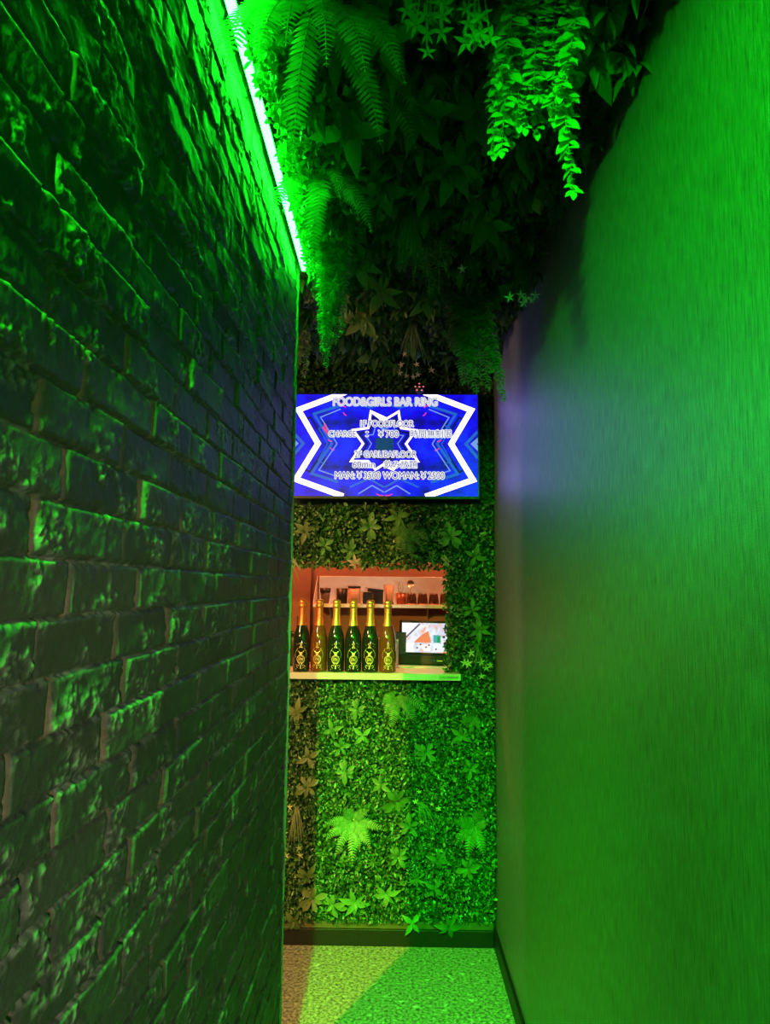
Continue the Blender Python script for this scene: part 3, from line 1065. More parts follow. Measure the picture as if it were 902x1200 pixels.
Yf = YB-.075
grass_tuft('grassy plant with yellow star flowers, right of centre in the wall below the counter', at(492, 940, YB-.05), 26, .13, .5, (.5, -.1, -.6), 'leaf_mid', 31,
           [at(491, 927, Yf), at(487, 939, Yf), at(506, 942, Yf), at(514, 947, Yf), at(507, 982, Yf), at(494, 963, Yf)], 'petal_yellow', .013)
grass_tuft('orange-flowered grass tuft hanging in the brown-lit strip beside the brick corner', at(348, 945, YB-.05), 30, .15, .28, (0, -.15, -1), 'leaf_olive', 33,
           [at(340, 946, Yf), at(334, 977, Yf), at(350, 993, Yf), at(352, 1001, Yf), at(335, 1002, Yf)], 'petal_yellow', .016)
grass_tuft('sprig of pale yellow flowers right of the counter end, beside the smooth wall', at(558, 755, YB-.055), 18, .11, .35, (.1, -.2, -1), 'leaf_mid', 35,
           [at(552, 765, Yf), at(544, 777, Yf), at(549, 778, Yf), at(563, 776, Yf), at(569, 782, Yf), at(574, 779, Yf), at(564, 792, Yf)], 'petal_yellow', .018)
grass_tuft('fine dark grass tuft hanging from the middle of the ceiling', at_z(480, 235, 2.47), 80, .20, .20, (0, -.1, -1), 'leaf_dark', 37, width=.016)
YP = at_z(483, 378, 2.48).y - .06
grass_tuft('grass tuft tipped with pink flowers hanging just above the screen', at_z(483, 378, 2.48), 36, .16, .38, (0, -.2, -1), 'leaf_olive', 39,
           [at(474, 415, YP), at(470, 428, YP), at(468, 437, YP), at(476, 441, YP), at(484, 442, YP), at(489, 439, YP), at(505, 434, YP), at(488, 427, YP)], 'petal_pink', .012)
YW = at_z(608, 295, 2.47).y - .03
grass_tuft('grass tuft ending in off-white flowers beside the smooth wall near the ceiling', at_z(608, 295, 2.47), 40, .15, .22, (.05, -.1, -1), 'leaf_dark', 41,
           [at(597, 349, YW), at(610, 346, YW), at(615, 350, YW), at(613, 356, YW), at(622, 352, YW), at(627, 347, YW)], 'petal_white', .015)
grass_tuft('wiry dark tuft with one white flower left of the off-white flowered grass', at_z(552, 290, 2.47), 22, .12, .3, (.0, -.1, -1), 'leaf_dark', 43,
           [at(542, 316, YW)], 'petal_white', .014)
# star-leaved sprays at the very top
P0 = at_z(500, -60, 2.52)
flower_spray('spray of star-tipped stems hanging at the top edge, left of the round-leaved vine', P0,
             [tuple(at(px, py, P0.y-.03+dy) - P0) + (nf,) for px, py, dy, nf in ((477, 12, 0, 1), (483, 25, .01, 2), (488, 30, 0, 1), (499, 40, .01, 2), (500, 63, 0, 1), (517, 38, .01, 1), (519, 20, 0, 2), (513, 5, .02, 1), (505, 20, .03, 1))],
             'leaf_bright', 'leaf_bright', 45, .019)
P0 = at_z(556, -60, 2.52)
flower_spray('smaller spray of star-tipped stems next to the round-leaved vine', P0,
             [tuple(at(px, py, P0.y-.03+dy) - P0) + (nf,) for px, py, dy, nf in ((549, 28, 0, 2), (545, 50, .01, 1), (555, 45, 0, 2), (562, 40, .01, 2), (574, 46, 0, 1), (558, 52, .02, 1))],
             'leaf_bright', 'leaf_bright', 47, .019)

# ceiling sprigs that show singly
CG = 'leaf sprigs hanging from the ceiling foliage'
def ceiling_sprig(px, py, y, s, q, label, mk):
    k, tpl = [(6, LANCE), (8, LANCE), (5, LANCE)][q]
    rr = random.Random(px*7+py)
    g = rosette_mesh(k, s, tpl, px+py, .5)
    o = g.build('leaf_rosette', M[mk])
    q_ = at_z(px, py, 2.46)
    o.location = q_ if q_.y < YB-.06 else at(px, py, YB-.06)
    o.rotation_euler = (PI*.72 + rr.uniform(-.2, .2), rr.uniform(-.3, .3), rr.uniform(-.5, .5))
    tag(o, label, 'leaf sprig', CG)


for a in [
    (408, 150, 1.55, .085, 2, 'broad drooping leaves right under the bright hanging fern', 'leaf_mid'),
    (448, 222, 1.75, .085, 0, 'five-leaved drooping sprig between the lit fern and the dark grass tuft', 'leaf_mid'),
    (490, 125, 1.5, .080, 0, 'dim whorl below the star-tipped spray', 'leaf_dark'),
    (530, 195, 1.7, .085, 1, 'dim whorl left of the tips of the round-leaved vine', 'leaf_dark'),
    (450, 45, 1.25, .075, 2, 'pair of long lit leaves left of the star-tipped spray', 'leaf_mid'),
    (690, 70, 1.30, .11, 2, 'large dark leaves half hidden right of the round-leaved vine', 'leaf_dark'),
    (560, 130, 1.45, .085, 0, 'dark whorl tucked behind the left side of the round-leaved vine', 'leaf_dark'),
    (420, 305, 2.05, .085, 1, 'orange-tinged whorl right of the fluffy vine', 'leaf_olive'),
    (447, 340, 2.25, .085, 0, 'brownish whorl lower right of the orange-tinged whorl', 'leaf_olive'),
    (425, 372, 2.4, .085, 1, 'brownish leaf cluster beside the tip of the fluffy vine', 'leaf_olive'),
    (500, 350, 2.3, .080, 0, 'reddish brown drooping leaves above the pink-flowered grass', 'leaf_olive'),
    (440, 415, 2.6, .085, 0, 'dark pointed leaves left of the pink-flowered grass, just over the screen', 'leaf_dark'),
    (575, 345, 2.35, .085, 1, 'dim leaves between the olive vine and the off-white flowers', 'leaf_dark'),
    (570, 260, 1.95, .085, 0, 'dim drooping leaves above the wiry tuft with one white flower', 'leaf_dark'),
]:
    ceiling_sprig(*a)

# pinkish sprigs at the hatch top
for px, py, s, label in ((415, 659, .034, 'pinkish leaf sprig hanging over the hatch above the beige canister'),
                         (523, 657, .030, 'pinkish leaf sprig at the upper right corner of the hatch')):
    o = rosette_mesh(6, s, LANCE, px, .5).build('leaf_rosette', M['petal_pink'])
    o.location = at(px, py, YB-.045)
    o.rotation_euler = (PI*.6, .2, .3)
    tag(o, label, 'leaf sprig')
# thin curved leaves at the left edge of the hatch
t = thing('grassy_plant', 'thin curved yellow-green leaves at the left edge of the hatch near the brick corner', 'grassy plant', at(333, 660, YB-.03))
for i, (dx, dz) in enumerate(((.07, -.02), (.085, -.05), (.075, -.085), (.06, -.12))):
    g = Geo()
    pts = [Vector((dx*u, -.01-.01*u, dz*u + .03*math.sin(PI*u))) for u in np.linspace(0, 1, 8)]
    V, Fc = [], []
    for k, q in enumerate(pts):
        w = .006*math.sin(PI*(k+.4)/8.2)
        V += [q+Vector((0, 0, -w)), q+Vector((0, -.001, 0)), q+Vector((0, 0, w))]
    for k in range(7):
        Fc += [(3*k, 3*k+1, 3*k+4, 3*k+3), (3*k+1, 3*k+2, 3*k+5, 3*k+4)]
    g.add(V, Fc)
    g.build('leaf', M['leaf_olive'], t)

# ------------------------------------------------------------------ the screen
def screen():
    Yt = YB - .095                                  # face of the panel
    c = at(450.5, 521.5, Yt)
    mpp = Yt/F_PX*1.003                             # metres per photo pixel there
    W, H = 221*mpp, 122.5*mpp
    t = thing('television', 'bright flat screen showing blue star pattern and prices on the foliage wall', 'television', c, rot=(0, math.radians(-.3), 0))
    bz = .0065
    bm = bmesh.new()
    # housing with a raised rim
    box_bm(-W/2-bz, W/2+bz, .0015, .040, -H/2-bz*1.7, H/2+bz, .003, bm)
    bm_obj('housing', bm, M['black_plastic'], t)
    bm = bmesh.new()
    for b in ((-W/2-bz, -W/2, -H/2-bz*1.7, H/2+bz), (W/2, W/2+bz, -H/2-bz*1.7, H/2+bz), (-W/2, W/2, H/2, H/2+bz), (-W/2, W/2, -H/2-bz*1.7, -H/2)):
        box_bm(b[0], b[1], -.003, .006, b[2], b[3], bm=bm)
    bm_obj('bezel', bm, M['black_plastic'], t)
    bm = box_bm(-.016, .016, -.004, .004, -H/2-bz*1.7-.006, -H/2-bz*1.7, .001)
    bm_obj('sensor', bm, M['black_plastic'], t)
    bm = box_bm(-.12, .12, .04, .085, -.08, .08, .004)
    bm_obj('wall_bracket', bm, M['black_plastic'], t)
    # blue picture
    m, nt, b = new_mat('screen blue picture')
    tc = nt.nodes.new('ShaderNodeTexCoord')
    mp = nt.nodes.new('ShaderNodeMapping')
    mp.inputs['Scale'].default_value = (9, 9, 14)
    nt.links.new(tc.outputs['Object'], mp.inputs['Vector'])
    ab = nt.nodes.new('ShaderNodeVectorMath')
    ab.operation = 'ABSOLUTE'
    nt.links.new(mp.outputs[0], ab.inputs[0])
    nz = nt.nodes.new('ShaderNodeTexNoise')
    nz.inputs['Scale'].default_value = 1.1
    nz.inputs['Detail'].default_value = 3
    nt.links.new(ab.outputs[0], nz.inputs['Vector'])
    r = nt.nodes.new('ShaderNodeValToRGB')
    e = r.color_ramp.elements
    e[0].position = .34
    e[0].color = (.001, .0, .14, 1)
    e[1].position = .72
    e[1].color = (.003, .012, .75, 1)
    e2 = e.new(.5)
    e2.color = (.003, .0, .5, 1)
    nt.links.new(nz.outputs['Fac'], r.inputs[0])
    b.inputs['Base Color'].default_value = (.01, .01, .01, 1)
    nt.links.new(r.outputs[0], b.inputs['Emission Color'])
    b.inputs['Emission Strength'].default_value = 1.7
    scr = bm_obj('screen', box_bm(-W/2, W/2, 0, .0015, -H/2, H/2), m, t)

    white = emit('screen white', (.36, .27, 1.0), 7.5)
    pale = emit('screen pale blue', (.25, .45, 1.0), .75)
    cyan = emit('screen mid blue', (.02, .16, .75), .8)
    navy = emit('screen navy', (.0, .0, .16), .8)
    teal = emit('screen teal', (.0, .06, .17), .9)
    pink = emit('screen pink', (.9, .04, .35), .9)
    txt_w = emit('screen text white', (.93, .95, 1.0), .85)
    txt_g = emit('screen text outline', (.05, .04, .16), .75)
    txt_l = emit('screen letters grey lilac', (.09, .09, .24), .8)
    txt_h = emit('screen text halo', (.9, .9, 1), 1.1)

    def px(x, y):                                   # photo pixel -> panel coordinates
        return ((x-450.5)*mpp, -(y-521.5)*mpp)

    def poly_line(name, pts, w, mat, y, closed=True):
        """mitred band of width w (pixels) clipped to the panel"""
        P = [Vector(p) for p in pts]
        n = len(P)
        L, Rr = [], []
        for i in range(n):
            a = P[i-1] if (closed or i) else P[i]*2-P[i+1]
            b_ = P[(i+1) % n] if (closed or i < n-1) else P[i]*2-P[i-1]
            d1 = (P[i]-a).normalized()
            d2 = (b_-P[i]).normalized()
            n1 = Vector((-d1.y, d1.x))
            n2 = Vector((-d2.y, d2.x))
            mm = (n1+n2)
            mm = mm.normalized() if mm.length > 1e-4 else n1
            k = w/2/max(.35, mm.dot(n1))
            L.append(P[i]+mm*k)
            Rr.append(P[i]-mm*k)
        bm = bmesh.new()
        for i in range(n if closed else n-1):
            j = (i+1) % n
            q = []
            for v in (L[i], L[j], Rr[j], Rr[i]):
                X, Z = px(v.x, v.y)
                q.append(bm.verts.new((X, y, Z)))
            bm.faces.new(q)
        for s, co, no in ((1, (W/2, 0, 0), (1, 0, 0)), (1, (-W/2, 0, 0), (-1, 0, 0)), (1, (0, 0, H/2), (0, 0, 1)), (1, (0, 0, -H/2), (0, 0, -1))):
            bmesh.ops.bisect_plane(bm, geom=bm.verts[:]+bm.edges[:]+bm.faces[:], plane_co=co, plane_no=no, clear_outer=True)
        return bm_obj(name, bm, mat, scr)

    def mir(pts):
        """left half points (x, y) mirrored to close the star"""
        return pts + [(901-x, y) for x, y in reversed(pts)]

    # outer white star (runs off the panel top and bottom)
    for s in (0, 1):
        f = (lambda x: 901-x) if s else (lambda x: x)
        poly_line('star', [(f(410), 455), (f(347.5), 479), (f(371.5), 520), (f(346), 563), (f(402), 583)], 6.5, white, -.0006, False)
        poly_line('star', [(f(400), 473), (f(366), 484), (f(388), 520), (f(364), 556), (f(396), 566)], 3.2, cyan, -.0003, False)
        poly_line('star', [(f(398), 478), (f(374), 488), (f(394), 520), (f(373), 552), (f(396), 560)], 1.3, pale, -.0004, False)
        poly_line('star', [(f(380), 497), (f(372), 502), (f(383), 520), (f(372), 540), (f(380), 545)], 1.2, cyan, -.0004, False)
        poly_line('star', [(f(340), 505), (f(354), 520), (f(340), 537)], 3.5, cyan, -.0004, False)
        poly_line('star', [(f(336), 512), (f(345), 520), (f(336), 529)], 5, pale, -.0005, False)
        poly_line('star', [(f(352), 493), (f(362), 488), (f(377), 512)], 2.5, navy, -.0003, False)
        poly_line('star', [(f(352), 549), (f(362), 554), (f(377), 530)], 2.5, navy, -.0003, False)
        poly_line('star', [(f(412), 470), (f(432), 476), (f(450), 472)], 2.2, cyan, -.0003, False)
        poly_line('star', [(f(410), 572), (f(432), 562), (f(450), 572)], 2.2, cyan, -.0003, False)
        poly_line('star', [(f(420), 580), (f(436), 570), (f(450), 578)], 1.4, pale, -.0004, False)
        for (a, b_, c_, d_) in ((397, 470, 404, 476), (401, 482, 405, 486), (383, 515, 388, 517), (386, 525, 391, 528), (402, 558, 407, 563), (446, 470, 449.5, 473), (441, 580, 449.5, 582)):
            poly_line('star', [(f(a), b_), (f((a+c_)/2), (b_+d_)/2+1), (f(c_), d_)], 1.4, pink, -.0004, False)
    poly_line('star', [(377, 500), (383, 508), (379, 496)], 3, pink, -.0004, False)
    star = mir([(450.5, 491), (434, 481), (431, 501), (413, 503.5), (425, 520), (411, 541), (431, 541), (440, 551), (450.5, 544)])
    poly_line('star', star, 2.5, white, -.0006)
    poly_line('star', mir([(450.5, 497), (437, 488), (434, 505), (421, 507), (430, 520), (420, 536), (436, 536), (450.5, 540)]), 2.4, navy, -.0004)
    poly_line('star', mir([(450.5, 503), (440, 497), (437, 509), (428, 510), (435, 520), (428, 532), (438, 531), (450.5, 535)]), 1.1, pale, -.0005)
    bm = bmesh.new()
    bm.faces.new([bm.verts.new((px(x, y)[0], -.0004, px(x, y)[1])) for x, y in ((440, 513), (461, 513), (461, 528), (440, 528))])
    bm_obj('star', bm, teal, scr)

    def line(txt, x0, x1, ymid, hpx, bold=0.0):
        """a line of lettering: white halo, grey outline, white letters"""
        for off, mat, yy in (((.0034, txt_h, -.0010), (.0012, txt_g, -.0013), (0, txt_w, -.0016)) if bold else ((.0032, txt_h, -.0010), (0, txt_l, -.0013))):
            cu = bpy.data.curves.new('lettering', 'FONT')
            cu.body = txt
            cu.size = 1.0
            cu.align_x = 'CENTER'
            cu.align_y = 'CENTER'
            cu.fill_mode = 'FRONT'
            tmp = bpy.data.objects.new('tmp', cu)
            link(tmp)
            bpy.context.view_layer.update()
            dx, dy = tmp.dimensions.x, tmp.dimensions.y
            sx = (x1-x0)*mpp/dx
            sz = hpx*mpp/dy
            me = bpy.data.meshes.new_from_object(tmp.evaluated_get(bpy.context.evaluated_depsgraph_get()))
            bpy.data.objects.remove(tmp)
            co = np.empty(len(me.vertices)*3)
            me.vertices.foreach_get('co', co)
            co = co.reshape(-1, 3)
            cx, cz = px((x0+x1)/2, ymid)
            base = np.stack([co[:, 0]*sx + cx, np.full(len(co), yy), co[:, 1]*sz + cz], 1)
            fs = [tuple(p.vertices) for p in me.polygons]
            bpy.data.meshes.remove(me)
            # a rim of width off is the letter laid down in a ring of small shifts
            VV, FF = [], []
            for k in range(12 if off > 0 else 1):
                d = (off*math.cos(k*PI/6), 0, off*math.sin(k*PI/6)) if off > 0 else (0, 0, 0)
                o0 = len(VV)
                VV += [(x + d[0], y, z + d[2]) for x, y, z in base]
                FF += [tuple(q + o0 for q in f) for f in fs]
            me = bpy.data.meshes.new('lettering')
            me.from_pydata(VV, [], FF)
            me.materials.append(mat)
            me.update()
            o = bpy.data.objects.new('lettering', me)
            link(o, scr)

    line('FOOD&GIRLS BAR RING', 389, 513, 469.5, 10.0, 1)
    line('1F FOODFLOOR', 421, 484, 496, 7.4)
    line('CHARGE', 384, 416, 508.5, 7.2)
    line('：', 433, 436, 508.5, 6)
    line('￥700', 442, 466, 508.5, 8.2)
    line('時間無制限', 481, 530, 508.5, 9.2)
    line('2F GARUBAFLOOR', 415, 488, 533, 7.6)
    line('60min', 413, 439, 545.5, 7.4)
    line('飲み放題', 450, 489, 545.5, 9)
    line('MAN:￥3500 WOMAN:￥2500', 392, 521, 558.5, 8.6)
    return t


screen()

# dark round fixture with a ring of pink dots over the screen
p = at(491, 455, YB-.10)
t = thing('round_fixture', 'small dark round fixture with pink-red dots just above the screen', 'fixture', p)
bm = lathe_bm([(0, -.022), (.010, -.021), (.019, -.014), (.0265, -.002), (.028, .01), (.028, .022), (.022, .03), (0, .03)], 28)
bmesh.ops.rotate(bm, verts=bm.verts[:], cent=(0, 0, 0), matrix=Matrix.Rotation(-PI/2, 3, 'X'))
bm_obj('dome', bm, M['black_plastic'], t, True)
bm = box_bm(-.012, .012, .028, .095, -.012, .012, .003)
bm_obj('bracket', bm, M['black_plastic'], t)
for k, (dx, dz) in enumerate(((0, .016), (-.017, .003), (.017, .003), (-.010, -.013), (.010, -.013), (0, 0))):
    bm = lathe_bm([(0, -.003), (.0035, -.002), (.0042, 0), (.0035, .002), (0, .003)], 12)
    d = math.hypot(dx, dz)
    yy = -.0225 + .55*d**2/.028 + d*.12
    bm_obj('light_dot', bm, M['led_pink'], t, True, (dx, yy, dz))

# ------------------------------------------------------------------ counter and what stands on it
ct = thing('counter', 'pale stone counter slab along the bottom of the hatch', 'counter', (-.33, YB, CT-.028))
x1 = at(540, 793, YB-.09).x + .33
slab = bm_obj('slab', box_bm(-.62, x1, -.09, .32, 0, .028, .0025), M['stone'], ct)
lx0, lx1 = at(514, 794, YB-.09).x + .33, at(537, 794, YB-.09).x + .33
lb = bm_obj('label_strip', box_bm(lx0, lx1, -.0925, -.0895, .008, .022, .0008), M['label_green'], ct)
lb['label'] = 'pale green label strip'
g = bmesh.new()
rr = random.Random(4)
x = lx0+.006
while x < lx1-.006:
    w = rr.uniform(.0015, .004)
    box_bm(x, x+w, -.0932, -.0924, .0125, .0125+rr.uniform(.003, .005), bm=g)
    x += w+.0016
bm_obj('print', g, M['label_ink'], lb)

def wrap_geo(polys, rfun, off):
    """flat outline polygons (x, z) wrapped on the bottle front"""
    bm = bmesh.new()
    for poly in polys:
        vs = []
        for x, z in poly:
            r = rfun(z) + off
            a = x/r
            vs.append(bm.verts.new((r*math.sin(a), -r*math.cos(a), z)))
        bm.faces.new(vs)
    return bm


def stroke(pts, w):
    """quads along a poly-line"""
    out = []
    for (ax, az), (bx, bz) in zip(pts, pts[1:]):
        l = math.hypot(bx-ax, bz-az) or 1e-6
        nx, nz = -(bz-az)/l*w/2, (bx-ax)/l*w/2
        out.append([(ax+nx, az+nz), (bx+nx, bz+nz), (bx-nx, bz-nz), (ax-nx, az-nz)])
    return out


def ring(cx, cz, r, w, a0=0, a1=2*PI, n=28):
    out = []
    for k in range(n):
        t0, t1 = a0+(a1-a0)*k/n, a0+(a1-a0)*(k+1)/n
        out.append([(cx+(r+w/2)*math.cos(t), cz+(r+w/2)*math.sin(t)) for t in (t0, t1)] + [(cx+(r-w/2)*math.cos(t), cz+(r-w/2)*math.sin(t)) for t in (t1, t0)])
    return out


BR = .0345
PROF = [(.0, .004), (.030, .0), (.0335, .003), (BR, .008), (BR, .115), (.0338, .132), (.0308, .150), (.0258, .168), (.0200, .186), (.0172, .196), (.0152, .212), (.0142, .235), (.0138, .262)]


def brad(z):
    for (r0, z0), (r1, z1) in zip(PROF[1:], PROF[2:]):
        if z0 <= z <= z1:
            return r0 + (r1-r0)*(z-z0)/(z1-z0+1e-9)
    return BR


FOIL = [(brad(.187)+.0008, .187), (brad(.19)+.0009, .190), (brad(.2)+.001, .200), (brad(.212)+.001, .212), (brad(.235)+.001, .235), (.0150, .256), (.0150, .258), (.0172, .262), (.0178, .268), (.0160, .272),
        (.0158, .274), (.0172, .278), (.0170, .286), (.0140, .291), (0, .292)]


def make_bottle(gk, fk, seed):
    t = thing('champagne_bottle', 'x', 'bottle', (0, 0, 0))
    bm_obj('glass_body', lathe_bm(PROF + [(0, .264)], 40), M[gk], t, True)
    f = bm_obj('foil', lathe_bm(FOIL, 32), M[fk], t, True)
    # wire cage on the cork
    g = Geo()
    for k in range(4):
        a = PI/4 + k*PI/2
        g.tube([(math.cos(a)*r, math.sin(a)*r, z) for r, z in ((.0185, .262), (.0175, .270), (.0178, .279), (.0150, .2905), (.004, .294))], .0007, 5)
    g.build('wire_cage', M['gold'], f)
    # gold crest: flared cup on a stem over a ring with a monogram, scrolls, base ring
    polys = []
    polys += [[(-.017, .086), (.017, .086), (.017, .089), (-.017, .089)]]
    polys += [[(-.013, .085), (-.0055, .078), (.0055, .078), (.013, .085)], [(-.0055, .078), (-.0045, .068), (.0045, .068), (.0055, .078)]]
    polys += ring(0, .052, .0155, .0032) + ring(0, .052, .0115, .0010)
    polys += stroke([(-.0075, .046), (-.0075, .058), (-.002, .058), (-.002, .053), (-.0075, .052), (-.001, .046)], .0018)
    polys += stroke([(.001, .046), (.001, .058), (.0072, .046), (.0072, .058)], .0018)
    polys += stroke([(-.012, .040), (-.004, .032), (0, .022), (.004, .032), (.012, .040)], .0022)
    polys += ring(-.012, .024, .005, .002, .3, 5.0, 14) + ring(.012, .024, .005, .002, -1.9, 2.8, 14)
    polys += stroke([(-.022, .058), (-.025, .07), (-.021, .085), (-.012, .097)], .0013) + stroke([(.022, .058), (.025, .07), (.021, .085), (.012, .097)], .0013)
    polys += stroke([(-.006, .098), (0, .108), (.006, .098), (0, .100), (-.006, .098)], .002) + ring(0, .114, .004, .0018, n=14)
    polys += [[(-.020, .011), (.020, .011), (.020, .014), (-.020, .014)], [(-.003, .014), (.003, .014), (.0015, .022), (-.0015, .022)]]
    rr = random.Random(seed)
    for k in range(16):
        a = rr.uniform(-.022, .022)
        z = rr.choice((rr.uniform(.015, .032), rr.uniform(.090, .118)))
        polys += [[(a-.0012, z), (a, z-.0016), (a+.0012, z), (a, z+.0016)]]
    em = bm_obj('crest', wrap_geo(polys, brad, .0007), M['gold_print'], t)
    em['label'] = 'gold crest with ringed monogram'
    return t


BG = 'champagne bottles on the counter'
labs = ['dark champagne bottle with orange-red foil neck, nearest to the brick corner',
        'amber champagne bottle with orange-red foil neck, second bottle from the brick corner',
        'dark champagne bottle with bright gold top, third from the brick corner',
        'dark champagne bottle below the black boxes, fourth from the brick corner',
        'dark champagne bottle, second from the small monitor',
        'amber champagne bottle nearest to the small monitor']
kinds = [('glass_dark', 'gold_red'), ('glass_amber', 'gold_red'), ('glass_dark', 'gold'), ('glass_dark', 'gold'), ('glass_dark', 'gold'), ('glass_amber', 'gold')]
made = {}
for i, px in enumerate((353, 373.5, 393.5, 413.5, 433.5, 454)):
    key = kinds[i]
    if key not in made:
        b = made[key] = make_bottle(*key, i)
    else:
        src = made[key]
        b = src.copy()
        link(b)
        for ch in list(src.children):
            c = ch.copy()
            link(c, b)
            for gch in ch.children:
                d = gch.copy()
                link(d, c)
    yb = YB-.048 + .004*((i*5) % 3)
    p = at(px, 770, yb)
    b.location = (p.x, yb, CT)
    b.scale = (1.056, 1.056, 1.056)
    b.rotation_euler = (0, 0, (.05, -.12, .03, .1, -.05, .08)[i])
    b['label'] = labs[i]
    b['category'] = 'bottle'
    b['group'] = BG

# small monitor
p = at(500, 788, 3.33)
mn = thing('monitor', 'small black monitor with a bright picture standing at the right of the counter', 'monitor', (p.x, 3.33, CT+.006), rot=(0, 0, math.radians(-12)))
mn.scale = (1.05, 1.05, 1.05)
bm_obj('base', box_bm(-.125, .145, -.02, .09, 0, .044, .006), M['black_plastic'], mn)
hs = bm_obj('housing', box_bm(-.125, .145, -.008, .03, .040, .195, .006), M['black_plastic'], mn)
m, nt, b = new_mat('monitor picture')
tc = nt.nodes.new('ShaderNodeTexCoord')
nz = nt.nodes.new('ShaderNodeTexNoise')
nz.inputs['Scale'].default_value = 26
nz.inputs['Detail'].default_value = 4
nz.inputs['Distortion'].default_value = 1.2
nt.links.new(tc.outputs['Object'], nz.inputs['Vector'])
r = nt.nodes.new('ShaderNodeValToRGB')
e = r.color_ramp.elements
e[0].position = .30
e[0].color = (.75, .16, .10, 1)
e[1].position = .56
e[1].color = (.9, .9, 1.0, 1)
for pos, col in ((.38, (.95, .55, .35)), (.44, (.80, .62, .80)), (.5, (.62, .8, .95))):
    q = e.new(pos)
    q.color = (*col, 1)
nt.links.new(nz.outputs['Fac'], r.inputs[0])
b.inputs['Base Color'].default_value = (.02, .02, .02, 1)
nt.links.new(r.outputs[0], b.inputs['Emission Color'])
b.inputs['Emission Strength'].default_value = 1.0
sc = bm_obj('screen', box_bm(-.112, .132, -.0095, -.0075, .054, .184), m, mn)
def flat(name, pts, col, st, y, parent):
    bm = bmesh.new()
    bm.faces.new([bm.verts.new((x, y, z)) for x, z in pts])
    return bm_obj(name, bm, emit('picture '+name, col, st), parent)
flat('picture_area', [(-.11, .182), (-.11, .11), (-.04, .182)], (.95, .95, 1), 1.2, -.0098, sc)
flat('picture_area', [(-.105, .112), (-.100, .108), (-.028, .178), (-.034, .182)], (.12, .1, .2), .8, -.0100, sc)
flat('picture_area', [(-.058, .098), (.02, .098), (.008, .150), (-.022, .132)], (.85, .22, .10), 1.0, -.0100, sc)
flat('picture_area', [(.03, .098), (.062, .098), (.062, .132), (.03, .132)], (.08, .42, .42), 1.0, -.0100, sc)
flat('picture_area', [(.048, .098), (.062, .098), (.062, .126), (.048, .126)], (.0, .36, .10), 1.0, -.0102, sc)
flat('picture_area', [(-.112, .054), (-.06, .054), (-.06, .094), (-.112, .094)], (.95, .9, .98), 1.2, -.0100, sc)
flat('picture_area', [(-.015, .062), (.018, .062), (.018, .090), (-.015, .090)], (.95, .85, .9), 1.1, -.0102, sc)
flat('picture_area', [(.03, .058), (.075, .058), (.075, .092), (.03, .092)], (.85, .9, 1), 1.1, -.0102, sc)
for q in ((-.10, .075), (-.045, .07), (-.03, .085), (-.005, .074), (.008, .083), (.04, .066)):
    flat('picture_area', [(q[0], q[1]), (q[0]+.007, q[1]+.002), (q[0]+.006, q[1]+.009), (q[0]-.002, q[1]+.006)], (.25, .04, .03), .8, -.0104, sc)
bm_obj('pilot_light', lathe_bm([(0, -.002), (.0035, 0), (0, .002)], 12), M['led_blue'], mn, True, (.035, -.021, .022))
bm_obj('badge', box_bm(.048, .072, -.0215, -.0195, .018, .023), M['gold_print'], mn)
pm = at(496, 788, 3.27)
o = bm_obj('paper_sheet', box_bm(-.13, .12, -.075, .09, 0, .0045, .001), M['paper'], None, False, (pm.x, 3.32, CT+.0003), (0, 0, math.radians(-4)))
tag(o, 'white sheet lying under the small monitor on the counter', 'paper')

# black bin and cards beside the bottles
p = at(470, 787, 3.36)
o = thing('card_holder', 'dark card holder squeezed between the last bottle and the small monitor', 'holder', (p.x-.002, 3.36, CT))
bm = bmesh.new()
for b_ in ((-.024, .024, -.02, -.017, 0, .155), (-.024, .024, .017, .02, 0, .155), (-.024, -.021, -.017, .017, 0, .155), (.021, .024, -.017, .017, 0, .155), (-.024, .024, -.02, .02, 0, .003)):
    box_bm(*b_, bm=bm)
bm_obj('case', bm, M['black_plastic'], o)
for px, w, h, lab in ((464.5, .014, .125, 'white card standing right beside the last amber bottle'), (443.5, .02, .13, 'white card showing in the gap between the last two bottles')):
    p = at(px, 787, 3.29)
    c = bm_obj('card', box_bm(-w/2, w/2, -.004, .004, 0, h, .001), M['paper'], None, False, (p.x, 3.29, CT), (0, 0, .1))
    tag(c, lab, 'card', 'white cards behind the bottles')
p = at(344, 785, 3.29)
o = thing('dark_jar', 'dark jar behind the first bottle at the brick corner', 'jar', (p.x, 3.29, CT))
bm_obj('body', lathe_bm([(0, 0), (.027, 0), (.03, .004), (.03, .12), (.026, .135), (.022, .14), (0, .14)], 28), M['ceramic_black'], o, True)
bm_obj('lid', lathe_bm([(.0225, .14), (.024, .142), (.024, .155), (.02, .158), (0, .158)], 28), M['black_plastic'], o, True)
# wall switch on the plaster
p = at(350, 731, YK-.055)
sw = thing('wall_switch', 'small dark switch plate on the orange plaster behind the first bottle', 'switch', (p.x, YK-.05, p.z))
bm_obj('plate', box_bm(-.012, .012, -.008, 0, -.042, .042, .002), M['black_plastic'], sw)
bm_obj('rocker', box_bm(-.006, .006, -.012, -.007, -.02, .02, .0015), M['ceramic_black'], sw)

